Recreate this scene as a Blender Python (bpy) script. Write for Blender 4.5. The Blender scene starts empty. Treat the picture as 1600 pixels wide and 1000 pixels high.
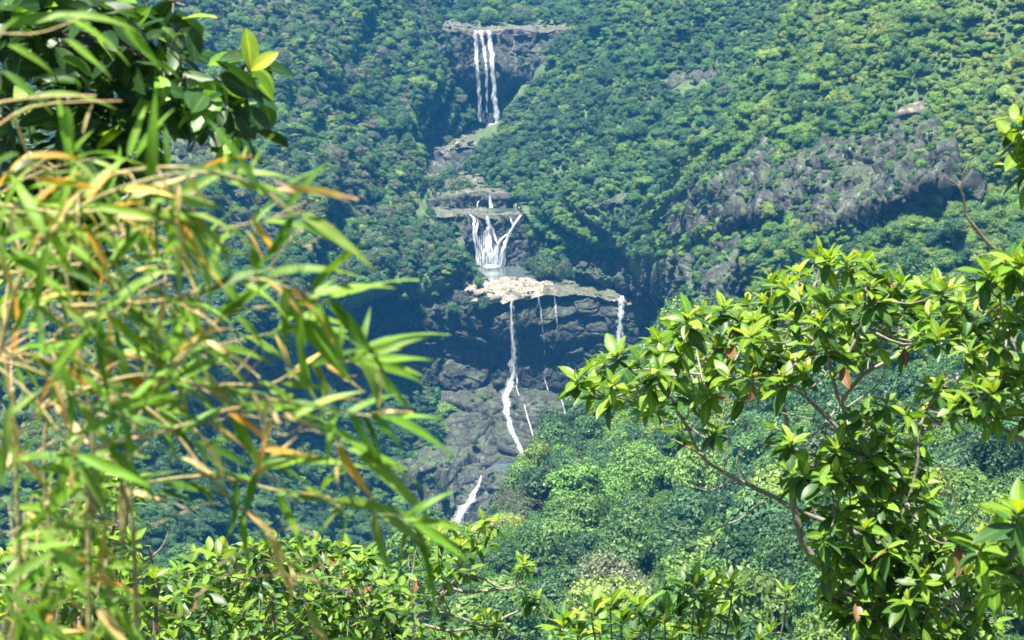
import bpy, math, random
import numpy as np
from mathutils import Vector, Matrix, Quaternion

random.seed(7)
RNG = np.random.default_rng(7)
scene = bpy.context.scene
COL = scene.collection
rad = math.radians

# ------------------------------------------------------------------ camera
CAM = np.array([0.0, 0.0, 300.0])
PITCH = rad(-10.0)
FPX = 800.0 / math.tan(rad(12.0))          # focal length in photo pixels (1600 wide)
cam_d = bpy.data.cameras.new('camera')
cam = bpy.data.objects.new('camera', cam_d)
COL.objects.link(cam)
cam.location = CAM
cam.rotation_euler = (rad(90) + PITCH, 0, 0)
cam_d.sensor_width = 36
cam_d.lens = 18 / math.tan(rad(12.0))
cam_d.clip_start = 0.1
cam_d.clip_end = 6000
cam_d.dof.use_dof = True
cam_d.dof.focus_distance = 26.0
cam_d.dof.aperture_fstop = 8.5
scene.camera = cam

# ------------------------------------------------------------------ sky, sun, exposure
SUN = Vector((-0.17, -0.20, 0.96)).normalized()
world = bpy.data.worlds.new('World')
scene.world = world
world.use_nodes = True
wn = world.node_tree.nodes
wl = world.node_tree.links
wn.clear()
sky = wn.new('ShaderNodeTexSky')
sky.sky_type = 'NISHITA'
sky.sun_disc = False
sky.sun_elevation = math.asin(SUN.z)
sky.sun_rotation = math.atan2(SUN.x, SUN.y)
sky.altitude = 300
bg = wn.new('ShaderNodeBackground')
bg.inputs['Strength'].default_value = 0.055
wo = wn.new('ShaderNodeOutputWorld')
wl.new(sky.outputs[0], bg.inputs['Color'])
wl.new(bg.outputs[0], wo.inputs['Surface'])
sun_d = bpy.data.lights.new('sun', 'SUN')
sun_d.energy = 5.0
sun_d.angle = rad(0.5)
sun_d.color = (1.0, 0.94, 0.84)
sun = bpy.data.objects.new('sun', sun_d)
COL.objects.link(sun)
sun.location = (0, 0, 600)
sun.rotation_euler = SUN.to_track_quat('Z', 'Y').to_euler()
vs = scene.view_settings
vs.view_transform = 'Standard'
vs.look = 'None'
vs.exposure = 1.9
vs.gamma = 1.0
vs.use_curve_mapping = False
cy = scene.cycles
cy.max_bounces = 6
cy.diffuse_bounces = 3
cy.glossy_bounces = 2
cy.transmission_bounces = 4
cy.transparent_max_bounces = 12
cy.volume_bounces = 0
cy.sample_clamp_indirect = 4.0
cy.use_denoising = True
try:
    cy.denoiser = 'OPENIMAGEDENOISE'
except Exception:
    pass

# ------------------------------------------------------------------ pixel + distance -> place
CP, SP = math.cos(PITCH), math.sin(PITCH)
def at(px, py, Y):
    px = np.asarray(px, float); py = np.asarray(py, float); Y = np.asarray(Y, float)
    dx = (px - 800) / FPX
    dz = (500 - py) / FPX
    y = CP - dz * SP
    z = SP + dz * CP
    s = Y / y
    return np.stack([dx * s + CAM[0], Y + CAM[1], z * s + CAM[2]], -1)
def proj(P):
    P = np.asarray(P, float) - CAM
    f = P[..., 1] * CP + P[..., 2] * SP
    u = -P[..., 1] * SP + P[..., 2] * CP
    return 800 + FPX * P[..., 0] / f, 500 - FPX * u / f, f
def in_poly(px, py, poly):
    px = np.asarray(px, float); py = np.asarray(py, float)
    r = np.zeros(px.shape, bool)
    n = len(poly); j = n - 1
    for i in range(n):
        xi, yi = poly[i]; xj, yj = poly[j]
        c = ((yi > py) != (yj > py)) & (px < (xj - xi) * (py - yi) / (yj - yi + 1e-9) + xi)
        r ^= c
        j = i
    return r

# ------------------------------------------------------------------ noise
def _hash(ix, iy, iz, seed):
    h = (ix.astype(np.int64) * 374761393 + iy.astype(np.int64) * 668265263 + iz.astype(np.int64) * 2147483647 + seed * 1274126177) & 0xffffffff
    h = ((h ^ (h >> 13)) * 1274126177) & 0xffffffff
    h = ((h ^ (h >> 16)) * 2246822519) & 0xffffffff
    h = h ^ (h >> 15)
    return (h & 0xffffff) / float(0xffffff)
def vnoise(P, seed=0):
    P = np.asarray(P, float)
    i = np.floor(P).astype(np.int64)
    f = P - i
    f = f * f * (3 - 2 * f)
    r = 0
    for a in (0, 1):
        for b in (0, 1):
            for c in (0, 1):
                w = (f[..., 0] if a else 1 - f[..., 0]) * (f[..., 1] if b else 1 - f[..., 1]) * (f[..., 2] if c else 1 - f[..., 2])
                r = r + w * _hash(i[..., 0] + a, i[..., 1] + b, i[..., 2] + c, seed)
    return r * 2 - 1
def fbm(P, seed=0, oct=4, lac=2.1, gain=0.5):
    a, s, t = 1.0, 0.0, 0.0
    P = np.asarray(P, float)
    for k in range(oct):
        s = s + a * vnoise(P, seed + k * 17)
        t += a
        a *= gain
        P = P * lac
    return s / t
def voronoi(P, seed=0):
    P = np.asarray(P, float)
    i = np.floor(P).astype(np.int64)
    f1 = np.full(P.shape[:-1], 9.0); f2 = f1.copy(); idr = np.zeros(P.shape[:-1]); off = np.zeros(P.shape)
    for a in (-1, 0, 1):
        for b in (-1, 0, 1):
            for c in (-1, 0, 1):
                jx, jy, jz = i[..., 0] + a, i[..., 1] + b, i[..., 2] + c
                q = np.stack([jx + _hash(jx, jy, jz, seed), jy + _hash(jx, jy, jz, seed + 1), jz + _hash(jx, jy, jz, seed + 2)], -1)
                d = np.sqrt(((q - P) ** 2).sum(-1))
                rr = _hash(jx, jy, jz, seed + 3)
                near = d < f1
                f2 = np.where(near, f1, np.minimum(f2, d))
                idr = np.where(near, rr, idr)
                off = np.where(near[..., None], P - q, off)
                f1 = np.where(near, d, f1)
    return f1, f2, idr, off

# ------------------------------------------------------------------ mesh helpers
def raw_mesh(name, V, F, mat=None, smooth=False, tint=None, uv=None):
    """V (n,3), F list of faces with equal size as an array (m,k)"""
    V = np.ascontiguousarray(V, np.float32)
    F = np.ascontiguousarray(F, np.int32)
    me = bpy.data.meshes.new(name)
    m, k = F.shape
    me.vertices.add(len(V)); me.vertices.foreach_set('co', V.ravel())
    me.loops.add(m * k); me.loops.foreach_set('vertex_index', F.ravel())
    me.polygons.add(m)
    me.polygons.foreach_set('loop_start', np.arange(0, m * k, k, dtype=np.int32))
    me.polygons.foreach_set('loop_total', np.full(m, k, np.int32))
    if smooth:
        me.polygons.foreach_set('use_smooth', np.ones(m, bool))
    if uv is not None:
        l = me.uv_layers.new(name='UVMap')
        l.data.foreach_set('uv', np.ascontiguousarray(uv[F.ravel()], np.float32).ravel())
    if tint is not None:
        a = me.attributes.new('tint', 'FLOAT_VECTOR', 'POINT')
        a.data.foreach_set('vector', np.ascontiguousarray(tint, np.float32).ravel())
    me.update()
    me.validate()
    if mat:
        me.materials.append(mat)
    return me
def link(name, data, parent=None, loc=None):
    o = bpy.data.objects.new(name, data)
    COL.objects.link(o)
    if parent is not None:
        o.parent = parent
    if loc is not None:
        o.location = loc
    return o
def tag(o, label=None, cat=None, group=None, kind=None):
    if label: o['label'] = label
    if cat: o['category'] = cat
    if group: o['group'] = group
    if kind: o['kind'] = kind
    return o
def grid_faces(nu, nv):
    i = np.arange(nu - 1)[:, None] * nv + np.arange(nv - 1)[None]
    return np.stack([i, i + 1, i + nv + 1, i + nv], -1).reshape(-1, 4)
def cr(t, P):
    """Catmull-Rom along axis 0 of P at parameters t in [0, n-1]"""
    n = len(P)
    i = np.clip(np.floor(t).astype(int), 0, n - 2)
    f = (t - i).reshape((-1,) + (1,) * (P.ndim - 1))
    p1, p2 = P[i], P[i + 1]
    p0 = np.where((i > 0).reshape(f.shape), P[np.maximum(i - 1, 0)], 2 * p1 - p2)
    p3 = np.where((i < n - 2).reshape(f.shape), P[np.minimum(i + 2, n - 1)], 2 * p2 - p1)
    return 0.5 * (2 * p1 + (p2 - p0) * f + (2 * p0 - 5 * p1 + 4 * p2 - p3) * f ** 2 + (3 * p1 - p0 - 3 * p2 + p3) * f ** 3)
def loft(C, nu, nv, lin=False):
    C = np.array(C, float)
    W = at(C[..., 0], C[..., 1], C[..., 2])
    tu = np.linspace(0, len(W) - 1, nu)
    tv = np.linspace(0, W.shape[1] - 1, nv)
    if lin:
        i = np.clip(np.floor(tu).astype(int), 0, len(W) - 2); f = (tu - i)[:, None, None]
        W = W[i] * (1 - f) + W[i + 1] * f
    else:
        W = cr(tu, W)
    W = np.swapaxes(cr(tv, np.swapaxes(W, 0, 1)), 0, 1)
    return W
def grid_normals(W):
    du = np.gradient(W, axis=0); dv = np.gradient(W, axis=1)
    n = np.cross(dv, du)
    n /= np.linalg.norm(n, axis=-1, keepdims=True) + 1e-9
    s = ((W - CAM) * n).sum(-1, keepdims=True).mean()
    return n if s < 0 else -n
def tube(pts, radii, sides=6):
    pts = np.asarray(pts, float); n = len(pts)
    t = np.gradient(pts, axis=0); t /= np.linalg.norm(t, axis=1, keepdims=True) + 1e-12
    ref = np.array([0.13, 0.97, 0.2]) if abs(t[0, 1]) < 0.8 else np.array([1.0, 0.1, 0.0])
    a = np.cross(t, ref); a /= np.linalg.norm(a, axis=1, keepdims=True) + 1e-12
    b = np.cross(t, a)
    ang = np.linspace(0, 2 * np.pi, sides, endpoint=False)
    r = np.asarray(radii, float).reshape(n, 1, 1)
    V = pts[:, None] + r * (np.cos(ang)[None, :, None] * a[:, None] + np.sin(ang)[None, :, None] * b[:, None])
    i = np.arange(n - 1)[:, None] * sides; j = np.arange(sides)[None]; k = (j + 1) % sides
    F = np.stack([i + j, i + k, i + sides + k, i + sides + j], -1).reshape(-1, 4)
    return V.reshape(-1, 3), F
def merge(parts):
    Vs, Fs, o = [], [], 0
    for V, F in parts:
        Vs.append(V); Fs.append(F + o); o += len(V)
    return np.concatenate(Vs), np.concatenate(Fs)
def smooth_line(pts, n):
    pts = np.asarray(pts, float)
    return cr(np.linspace(0, len(pts) - 1, n), pts)

# ------------------------------------------------------------------ materials
def new_mat(name):
    m = bpy.data.materials.new(name); m.use_nodes = True
    nt = m.node_tree; nt.nodes.clear()
    out = nt.nodes.new('ShaderNodeOutputMaterial')
    return m, nt, nt.nodes, nt.links, out
def ramp(N, stops, interp='LINEAR'):
    r = N.new('ShaderNodeValToRGB')
    r.color_ramp.interpolation = interp
    while len(r.color_ramp.elements) < len(stops):
        r.color_ramp.elements.new(0.5)
    for e, (p, c) in zip(r.color_ramp.elements, stops):
        e.position = p; e.color = (*c, 1) if len(c) == 3 else c
    return r
def mixc(N, L, fac, a, b, mode='MIX'):
    m = N.new('ShaderNodeMix'); m.data_type = 'RGBA'; m.blend_type = mode
    for s, v in ((m.inputs[0], fac), (m.inputs[6], a), (m.inputs[7], b)):
        if hasattr(v, 'is_output'): L.new(v, s)
        elif isinstance(v, (int, float)): s.default_value = v
        else: s.default_value = (*v, 1)
    return m.outputs[2]
def math_(N, L, op, a, b=None, clamp=False):
    m = N.new('ShaderNodeMath'); m.operation = op; m.use_clamp = clamp
    for s, v in ((m.inputs[0], a), (m.inputs[1], b)):
        if v is None: continue
        if hasattr(v, 'is_output'): L.new(v, s)
        else: s.default_value = v
    return m.outputs[0]
def noise(N, L, vec, scale, detail=4, rough=0.55, dist=0.0):
    n = N.new('ShaderNodeTexNoise'); n.inputs['Scale'].default_value = scale
    n.inputs['Detail'].default_value = detail; n.inputs['Roughness'].default_value = rough
    n.inputs['Distortion'].default_value = dist
    if vec is not None: L.new(vec, n.inputs['Vector'])
    return n
def mapping(N, L, vec, scale=(1, 1, 1), rot=(0, 0, 0)):
    m = N.new('ShaderNodeMapping'); m.inputs['Scale'].default_value = scale; m.inputs['Rotation'].default_value = rot
    L.new(vec, m.inputs['Vector'])
    return m.outputs[0]

def tinted(N, L):
    """colour carried by the thing (object property or instance attribute) or by the vertices"""
    a = N.new('ShaderNodeAttribute'); a.attribute_type = 'INSTANCER'; a.attribute_name = 'tint'
    b = N.new('ShaderNodeAttribute'); b.attribute_type = 'GEOMETRY'; b.attribute_name = 'tint'
    v = N.new('ShaderNodeVectorMath'); v.operation = 'ADD'
    L.new(a.outputs['Vector'], v.inputs[0]); L.new(b.outputs['Vector'], v.inputs[1])
    return v.outputs[0]

def mat_canopy():
    m, nt, N, L, out = new_mat('canopy_leaves')
    t = tinted(N, L)
    g = N.new('ShaderNodeNewGeometry')
    r = ramp(N, [(0, (0.55, 0.6, 0.6)), (0.6, (1, 1, 1)), (1, (1.5, 1.4, 1.1))])
    L.new(g.outputs['Random Per Island'], r.inputs[0])
    c = mixc(N, L, 1.0, t, r.outputs[0], 'MULTIPLY')
    p = N.new('ShaderNodeBsdfPrincipled')
    L.new(c, p.inputs['Base Color']); p.inputs['Roughness'].default_value = 0.5
    p.inputs['Specular IOR Level'].default_value = 0.35
    tr = N.new('ShaderNodeBsdfTranslucent'); L.new(c, tr.inputs['Color'])
    mx = N.new('ShaderNodeMixShader'); mx.inputs[0].default_value = 0.3
    L.new(p.outputs[0], mx.inputs[1]); L.new(tr.outputs[0], mx.inputs[2])
    L.new(mx.outputs[0], out.inputs['Surface'])
    return m
def mat_leaf(name, rough=0.35, trans=0.35, rib=1.35, spec=0.5, through=(1.5, 1.45, 0.6)):
    m, nt, N, L, out = new_mat(name)
    t = tinted(N, L)
    uv = N.new('ShaderNodeUVMap'); uv.uv_map = 'UVMap'
    sx = N.new('ShaderNodeSeparateXYZ'); L.new(uv.outputs[0], sx.inputs[0])
    d = math_(N, L, 'ABSOLUTE', math_(N, L, 'SUBTRACT', sx.outputs[0], 0.5))
    ribm = ramp(N, [(0.0, (1, 1, 1)), (0.045, (1, 1, 1)), (0.09, (0, 0, 0))]); L.new(d, ribm.inputs[0])
    c = mixc(N, L, ribm.outputs[0], t, mixc(N, L, 1.0, t, (rib * 1.25, rib, rib), 'MULTIPLY'))
    # side veins
    w = math_(N, L, 'SUBTRACT', math_(N, L, 'MULTIPLY', sx.outputs[1], 11.0), math_(N, L, 'MULTIPLY', d, 5.0))
    fr = math_(N, L, 'FRACT', w)
    vm = ramp(N, [(0.0, (1.12, 1.12, 1.1)), (0.12, (0.97, 0.97, 0.97)), (1.0, (1.0, 1.0, 1.0))]); L.new(fr, vm.inputs[0])
    c = mixc(N, L, 1.0, c, vm.outputs[0], 'MULTIPLY')
    tc = N.new('ShaderNodeTexCoord')
    nz = noise(N, L, tc.outputs['Object'], 3.0, 3)
    rr = ramp(N, [(0.3, (0.78, 0.8, 0.8)), (0.7, (1.2, 1.15, 1.1))]); L.new(nz.outputs[0], rr.inputs[0])
    c = mixc(N, L, 1.0, c, rr.outputs[0], 'MULTIPLY')
    oi = N.new('ShaderNodeObjectInfo')
    sp = N.new('ShaderNodeTexNoise'); sp.noise_dimensions = '4D'; sp.inputs['Scale'].default_value = 9.0; L.new(tc.outputs['Object'], sp.inputs['Vector'])
    L.new(math_(N, L, 'MULTIPLY', oi.outputs['Random'], 50.0), sp.inputs['W'])
    sr = ramp(N, [(0.70, (0, 0, 0)), (0.75, (1, 1, 1))]); L.new(sp.outputs[0], sr.inputs[0])
    c = mixc(N, L, math_(N, L, 'MULTIPLY', sr.outputs[0], 0.75), c, (0.13, 0.08, 0.025))
    p = N.new('ShaderNodeBsdfPrincipled'); L.new(c, p.inputs['Base Color'])
    p.inputs['Roughness'].default_value = rough; p.inputs['Specular IOR Level'].default_value = spec
    tr = N.new('ShaderNodeBsdfTranslucent')
    L.new(mixc(N, L, 1.0, c, through, 'MULTIPLY'), tr.inputs['Color'])
    mx = N.new('ShaderNodeMixShader'); mx.inputs[0].default_value = trans
    L.new(p.outputs[0], mx.inputs[1]); L.new(tr.outputs[0], mx.inputs[2])
    L.new(mx.outputs[0], out.inputs['Surface'])
    return m
def mat_bark(name, c1, c2, scale=60):
    m, nt, N, L, out = new_mat(name)
    tc = N.new('ShaderNodeTexCoord')
    n = noise(N, L, tc.outputs['Object'], scale, 5, 0.65)
    r = ramp(N, [(0.35, c1), (0.62, c2)]); L.new(n.outputs[0], r.inputs[0])
    p = N.new('ShaderNodeBsdfPrincipled'); L.new(r.outputs[0], p.inputs['Base Color']); p.inputs['Roughness'].default_value = 0.8
    b = N.new('ShaderNodeBump'); b.inputs['Strength'].default_value = 0.6; b.inputs['Distance'].default_value = 0.3 / scale
    L.new(n.outputs[0], b.inputs['Height']); L.new(b.outputs[0], p.inputs['Normal'])
    L.new(p.outputs[0], out.inputs['Surface'])
    return m
def mat_rock(name, dark, mid, pale, pale_at=0.6, moss=0.35, streak=True, scale=0.12):
    m, nt, N, L, out = new_mat(name)
    tc = N.new('ShaderNodeTexCoord')
    v = mapping(N, L, tc.outputs['Object'], (1, 1, 0.45) if streak else (1, 1, 1.6))
    n1 = noise(N, L, v, scale, 8, 0.68, 0.4)
    r1 = ramp(N, [(0.36, dark), (0.52, mid), (pale_at, mid), (pale_at + 0.1, pale)])
    L.new(n1.outputs[0], r1.inputs[0])
    n2 = noise(N, L, tc.outputs['Object'], 0.5, 8, 0.72)
    r2 = ramp(N, [(0.34, (0.35, 0.35, 0.37)), (0.5, (0.85, 0.85, 0.85)), (0.68, (1.75, 1.72, 1.65))]); L.new(n2.outputs[0], r2.inputs[0])
    c = mixc(N, L, 1.0, r1.outputs[0], r2.outputs[0], 'MULTIPLY')
    if streak:
        vs_ = mapping(N, L, tc.outputs['Object'], (1, 1, 0.06))
        n4 = noise(N, L, vs_, 0.35, 4, 0.6)
        r4 = ramp(N, [(0.42, (0.62, 0.64, 0.68)), (0.6, (1.15, 1.13, 1.1))]); L.new(n4.outputs[0], r4.inputs[0])
        c = mixc(N, L, 1.0, c, r4.outputs[0], 'MULTIPLY')
    # joints
    vo = N.new('ShaderNodeTexVoronoi'); vo.feature = 'DISTANCE_TO_EDGE'; vo.inputs['Scale'].default_value = 0.33
    nd = noise(N, L, tc.outputs['Object'], 0.5, 3)
    wv = mixc(N, L, 0.25, tc.outputs['Object'], nd.outputs[1], 'ADD')
    L.new(mapping(N, L, wv, (1, 1, 0.55)), vo.inputs['Vector'])
    rj = ramp(N, [(0.0, (0.45, 0.45, 0.48)), (0.06, (1, 1, 1))]); L.new(vo.outputs['Distance'], rj.inputs[0])
    c = mixc(N, L, 0.8, c, rj.outputs[0], 'MULTIPLY')
    if moss > 0:
        g = N.new('ShaderNodeNewGeometry')
        sz = N.new('ShaderNodeSeparateXYZ'); L.new(g.outputs['Normal'], sz.inputs[0])
        n3 = noise(N, L, tc.outputs['Object'], 0.2, 6, 0.7)
        k = math_(N, L, 'ADD', n3.outputs[0], math_(N, L, 'MULTIPLY', sz.outputs[2], 0.18))
        r3 = ramp(N, [(0.62, (0, 0, 0)), (0.74, (1, 1, 1))]); L.new(k, r3.inputs[0])
        c = mixc(N, L, math_(N, L, 'MULTIPLY', r3.outputs[0], moss), c, (0.05, 0.085, 0.02))
    p = N.new('ShaderNodeBsdfPrincipled'); L.new(c, p.inputs['Base Color']); p.inputs['Roughness'].default_value = 0.72
    b = N.new('ShaderNodeBump'); b.inputs['Strength'].default_value = 0.8; b.inputs['Distance'].default_value = 1.2
    h = math_(N, L, 'ADD', n2.outputs[0], n1.outputs[0]); L.new(h, b.inputs['Height']); L.new(b.outputs[0], p.inputs['Normal'])
    L.new(p.outputs[0], out.inputs['Surface'])
    return m
def mat_soil():
    m, nt, N, L, out = new_mat('undergrowth_soil')
    tc = N.new('ShaderNodeTexCoord')
    n = noise(N, L, tc.outputs['Object'], 0.25, 8, 0.7)
    r = ramp(N, [(0.35, (0.03, 0.055, 0.018)), (0.55, (0.06, 0.1, 0.03)), (0.7, (0.1, 0.125, 0.045))]); L.new(n.outputs[0], r.inputs[0])
    p = N.new('ShaderNodeBsdfPrincipled'); L.new(r.outputs[0], p.inputs['Base Color']); p.inputs['Roughness'].default_value = 0.9
    b = N.new('ShaderNodeBump'); b.inputs['Distance'].default_value = 1.0; L.new(n.outputs[0], b.inputs['Height']); L.new(b.outputs[0], p.inputs['Normal'])
    L.new(p.outputs[0], out.inputs['Surface'])
    return m
def mat_falls():
    m, nt, N, L, out = new_mat('white_water')
    uv = N.new('ShaderNodeUVMap'); uv.uv_map = 'UVMap'
    tc = N.new('ShaderNodeTexCoord')
    v = mapping(N, L, tc.outputs['Object'], (1.5, 1.5, 0.2))
    n = noise(N, L, v, 1.0, 5, 0.65, 0.3)
    v2 = mapping(N, L, tc.outputs['Object'], (0.5, 0.5, 0.35))
    n2 = noise(N, L, v2, 1.0, 5, 0.7)
    sx = N.new('ShaderNodeSeparateXYZ'); L.new(uv.outputs[0], sx.inputs[0])
    e = math_(N, L, 'MULTIPLY', math_(N, L, 'ABSOLUTE', math_(N, L, 'SUBTRACT', sx.outputs[0], 0.5)), 2.0)
    # thinner towards the edges and where v (second uv) says so
    a = math_(N, L, 'ADD', math_(N, L, 'MULTIPLY', n.outputs[0], 1.7), math_(N, L, 'MULTIPLY', n2.outputs[0], 0.6))
    a = math_(N, L, 'SUBTRACT', a, math_(N, L, 'MULTIPLY', math_(N, L, 'POWER', e, 2.0), 0.5))
    a = math_(N, L, 'ADD', a, math_(N, L, 'SUBTRACT', sx.outputs[1], 0.5))
    a = math_(N, L, 'SUBTRACT', a, 0.55)
    r = ramp(N, [(0.34, (0, 0, 0)), (0.86, (1, 1, 1))]); L.new(a, r.inputs[0])
    p = N.new('ShaderNodeBsdfPrincipled'); p.inputs['Base Color'].default_value = (0.86, 0.9, 0.93, 1); p.inputs['Roughness'].default_value = 0.45
    tr = N.new('ShaderNodeBsdfTranslucent'); tr.inputs['Color'].default_value = (0.86, 0.9, 0.93, 1)
    mx0 = N.new('ShaderNodeMixShader'); mx0.inputs[0].default_value = 0.45
    L.new(p.outputs[0], mx0.inputs[1]); L.new(tr.outputs[0], mx0.inputs[2])
    tp = N.new('ShaderNodeBsdfTransparent')
    mx = N.new('ShaderNodeMixShader'); L.new(r.outputs[0], mx.inputs[0])
    L.new(tp.outputs[0], mx.inputs[1]); L.new(mx0.outputs[0], mx.inputs[2])
    L.new(mx.outputs[0], out.inputs['Surface'])
    return m
def mat_pool(name, col):
    m, nt, N, L, out = new_mat(name)
    tc = N.new('ShaderNodeTexCoord')
    n = noise(N, L, mapping(N, L, tc.outputs['Object'], (1, 0.4, 1)), 0.8, 4)
    p = N.new('ShaderNodeBsdfPrincipled'); p.inputs['Base Color'].default_value = (*col, 1); p.inputs['Roughness'].default_value = 0.12
    b = N.new('ShaderNodeBump'); b.inputs['Strength'].default_value = 0.25; b.inputs['Distance'].default_value = 0.15
    L.new(n.outputs[0], b.inputs['Height']); L.new(b.outputs[0], p.inputs['Normal'])
    L.new(p.outputs[0], out.inputs['Surface'])
    return m

M_CANOPY = mat_canopy()
M_SOIL = mat_soil()
M_TRUNK = mat_bark('forest_trunk_bark', (0.06, 0.05, 0.04), (0.18, 0.16, 0.13), 1.5)
M_CLIFF = mat_rock('basalt_cliff', (0.011, 0.012, 0.0105), (0.032, 0.036, 0.03), (0.105, 0.112, 0.09), 0.58, 0.8)
M_CRAG = mat_rock('lichen_crag', (0.013, 0.015, 0.0125), (0.043, 0.049, 0.04), (0.175, 0.186, 0.148), 0.55, 0.9, scale=0.2)
M_LEDGE = mat_rock('pale_ledge_rock', (0.045, 0.04, 0.032), (0.12, 0.105, 0.082), (0.28, 0.245, 0.19), 0.56, 0.75, False, 0.2)
M_CREAM = mat_rock('cream_ledge_rock', (0.1, 0.085, 0.065), (0.3, 0.26, 0.19), (0.56, 0.5, 0.39), 0.52, 0.3, False, 0.22)
M_SLAB = mat_rock('wet_slab_rock', (0.009, 0.01, 0.008), (0.033, 0.034, 0.028), (0.1, 0.097, 0.077), 0.55, 0.6, True, 0.16)
M_FALLS = mat_falls()
M_POOL = mat_pool('pool_water', (0.06, 0.085, 0.075))

# ------------------------------------------------------------------ hillsides
def nearer(C, d):
    """the same control points, d metres nearer to the viewer"""
    return [[(x, y, Y - d) for x, y, Y in r] for r in C]
def hillside(name, C, nu, nv, amp=2.5, seed=1, gully=8.0):
    W = loft(C, nu, nv)
    n = grid_normals(W)
    u = np.linspace(0, 1, nu)[:, None]; v = np.linspace(0, 1, nv)[None]
    dv = np.cumsum(np.linalg.norm(np.diff(W, axis=1, prepend=W[:, :1]), axis=-1), axis=1)
    du = np.cumsum(np.linalg.norm(np.diff(W, axis=0, prepend=W[:1]), axis=-1), axis=0)
    G = np.stack([dv / 42 + du / 130, du / 230, np.zeros_like(dv) + seed], -1)
    gul = 1 - 2 * np.abs(fbm(G, seed + 2, 3))
    tap = np.clip(np.minimum(np.minimum(u, 1 - u), np.minimum(v, 1 - v)) / 0.14, 0, 1)
    W = W + n * (tap * gully * (gul - 0.4))[..., None]
    W = W + n * ((0.35 + 0.65 * tap) * amp * fbm(W * 0.03, seed, 4))[..., None] + n * (0.35 * amp * fbm(W * 0.15, seed + 5, 3))[..., None]
    o = link(name, raw_mesh(name, W.reshape(-1, 3), grid_faces(nu, nv), M_SOIL, True))
    tag(o, kind='structure')
    return W
C_L = [
 [(-250,-140,1400),(50,-150,1450),(260,-150,1510),(430,-140,1570),(560,-120,1620),(640,-100,1660),(700,-80,1720)],
 [(-250,10,1290),(50,10,1340),(260,10,1390),(430,10,1440),(560,20,1500),(630,35,1560),(690,40,1640)],
 [(-250,120,1190),(50,120,1240),(260,120,1290),(430,112,1345),(570,115,1420),(676,125,1520),(730,140,1600)],
 [(-250,215,1100),(50,215,1150),(260,208,1200),(440,202,1270),(600,200,1400),(724,203,1545),(742,209,1600)],
 [(-250,250,1070),(50,250,1118),(260,245,1168),(440,238,1235),(575,230,1372),(630,226,1462),(645,230,1515)],
 [(-250,330,1010),(50,330,1055),(260,322,1105),(440,312,1180),(570,290,1290),(645,268,1400),(662,282,1440)],
 [(-250,430,950),(50,422,990),(260,412,1040),(440,395,1135),(570,360,1240),(642,330,1330),(670,345,1370)],
 [(-250,530,900),(50,512,930),(260,492,985),(440,465,1090),(580,435,1180),(690,390,1270),(725,410,1310)],
 [(-250,650,850),(50,612,870),(260,572,930),(440,522,1060),(560,456,1190),(720,450,1226),(755,450,1265)],
 [(-250,820,838),(50,770,858),(260,720,915),(440,640,1075),(560,560,1250),(720,540,1290),(755,540,1290)]]
C_LL = [
 [(-250,560,890),(150,540,960),(350,525,1040),(500,535,1150),(580,565,1195),(680,598,1212),(735,612,1222)],
 [(-250,690,830),(150,660,890),(350,632,990),(500,615,1110),(600,635,1175),(685,655,1192),(722,665,1202)],
 [(-250,810,780),(150,780,840),(350,752,930),(500,722,1060),(600,712,1135),(670,715,1152),(705,720,1172)],
 [(-250,930,740),(150,910,795),(350,872,870),(500,842,1000),(590,800,1085),(635,785,1105),(675,795,1125)],
 [(-250,1110,690),(150,1110,735),(350,1060,800),(500,1010,900),(600,930,1000),(660,880,1040),(700,870,1085)]]
C_T = [
 [(450,-170,1900),(650,-170,1960),(800,-170,1960),(950,-170,1900),(1120,-170,1780)],
 [(500,-50,1760),(650,-50,1800),(800,-50,1800),(930,-50,1760),(1050,-50,1680)],
 [(560,10,1660),(680,18,1690),(800,16,1690),(910,14,1660),(980,14,1600)],
 [(590,50,1600),(700,41,1625),(800,40,1630),(900,38,1610),(950,50,1570)]]
C_RF = [
 [(960,-110,1720),(1000,-120,1620),(1140,-130,1480),(1420,-140,1350)],
 [(880,45,1640),(915,42,1570),(1040,30,1430),(1330,20,1290)],
 [(805,135,1600),(868,122,1540),(1000,118,1400),(1280,115,1240)],
 [(782,205,1540),(808,194,1505),(950,205,1340),(1220,205,1200)],
 [(732,242,1500),(750,246,1455),(890,290,1290),(1150,290,1180)],
 [(765,300,1440),(785,300,1395),(875,345,1268),(1080,362,1185)],
 [(820,355,1340),(842,355,1312),(885,396,1262),(1040,400,1232)],
 [(815,438,1300),(845,440,1282),(890,442,1262),(1000,444,1244)],
 [(850,520,1310),(880,520,1300),(930,520,1280),(1020,520,1250)]]
C_R = [
 [(1340,-140,1230),(1370,-140,1150),(1450,-140,1090),(1600,-140,1030),(1900,-140,960)],
 [(1250,20,1190),(1270,18,1110),(1370,15,1040),(1550,10,970),(1900,10,890)],
 [(1195,115,1170),(1215,112,1090),(1320,112,1015),(1500,110,940),(1900,110,850)],
 [(1125,205,1160),(1145,203,1085),(1270,208,995),(1460,210,910),(1900,210,805)],
 [(1050,290,1175),(1070,288,1100),(1210,300,985),(1430,310,885),(1900,310,765)],
 [(995,365,1225),(1015,362,1160),(1160,385,985),(1410,410,850),(1900,410,720)],
 [(965,408,1275),(985,405,1228),(1110,450,990),(1390,510,810),(1900,510,665)],
 [(1010,475,1275),(1030,470,1215),(1120,530,970),(1380,610,765),(1900,610,610)],
 [(1030,560,1275),(1055,560,1205),(1130,610,940),(1380,710,720),(1900,710,570)]]
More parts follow.
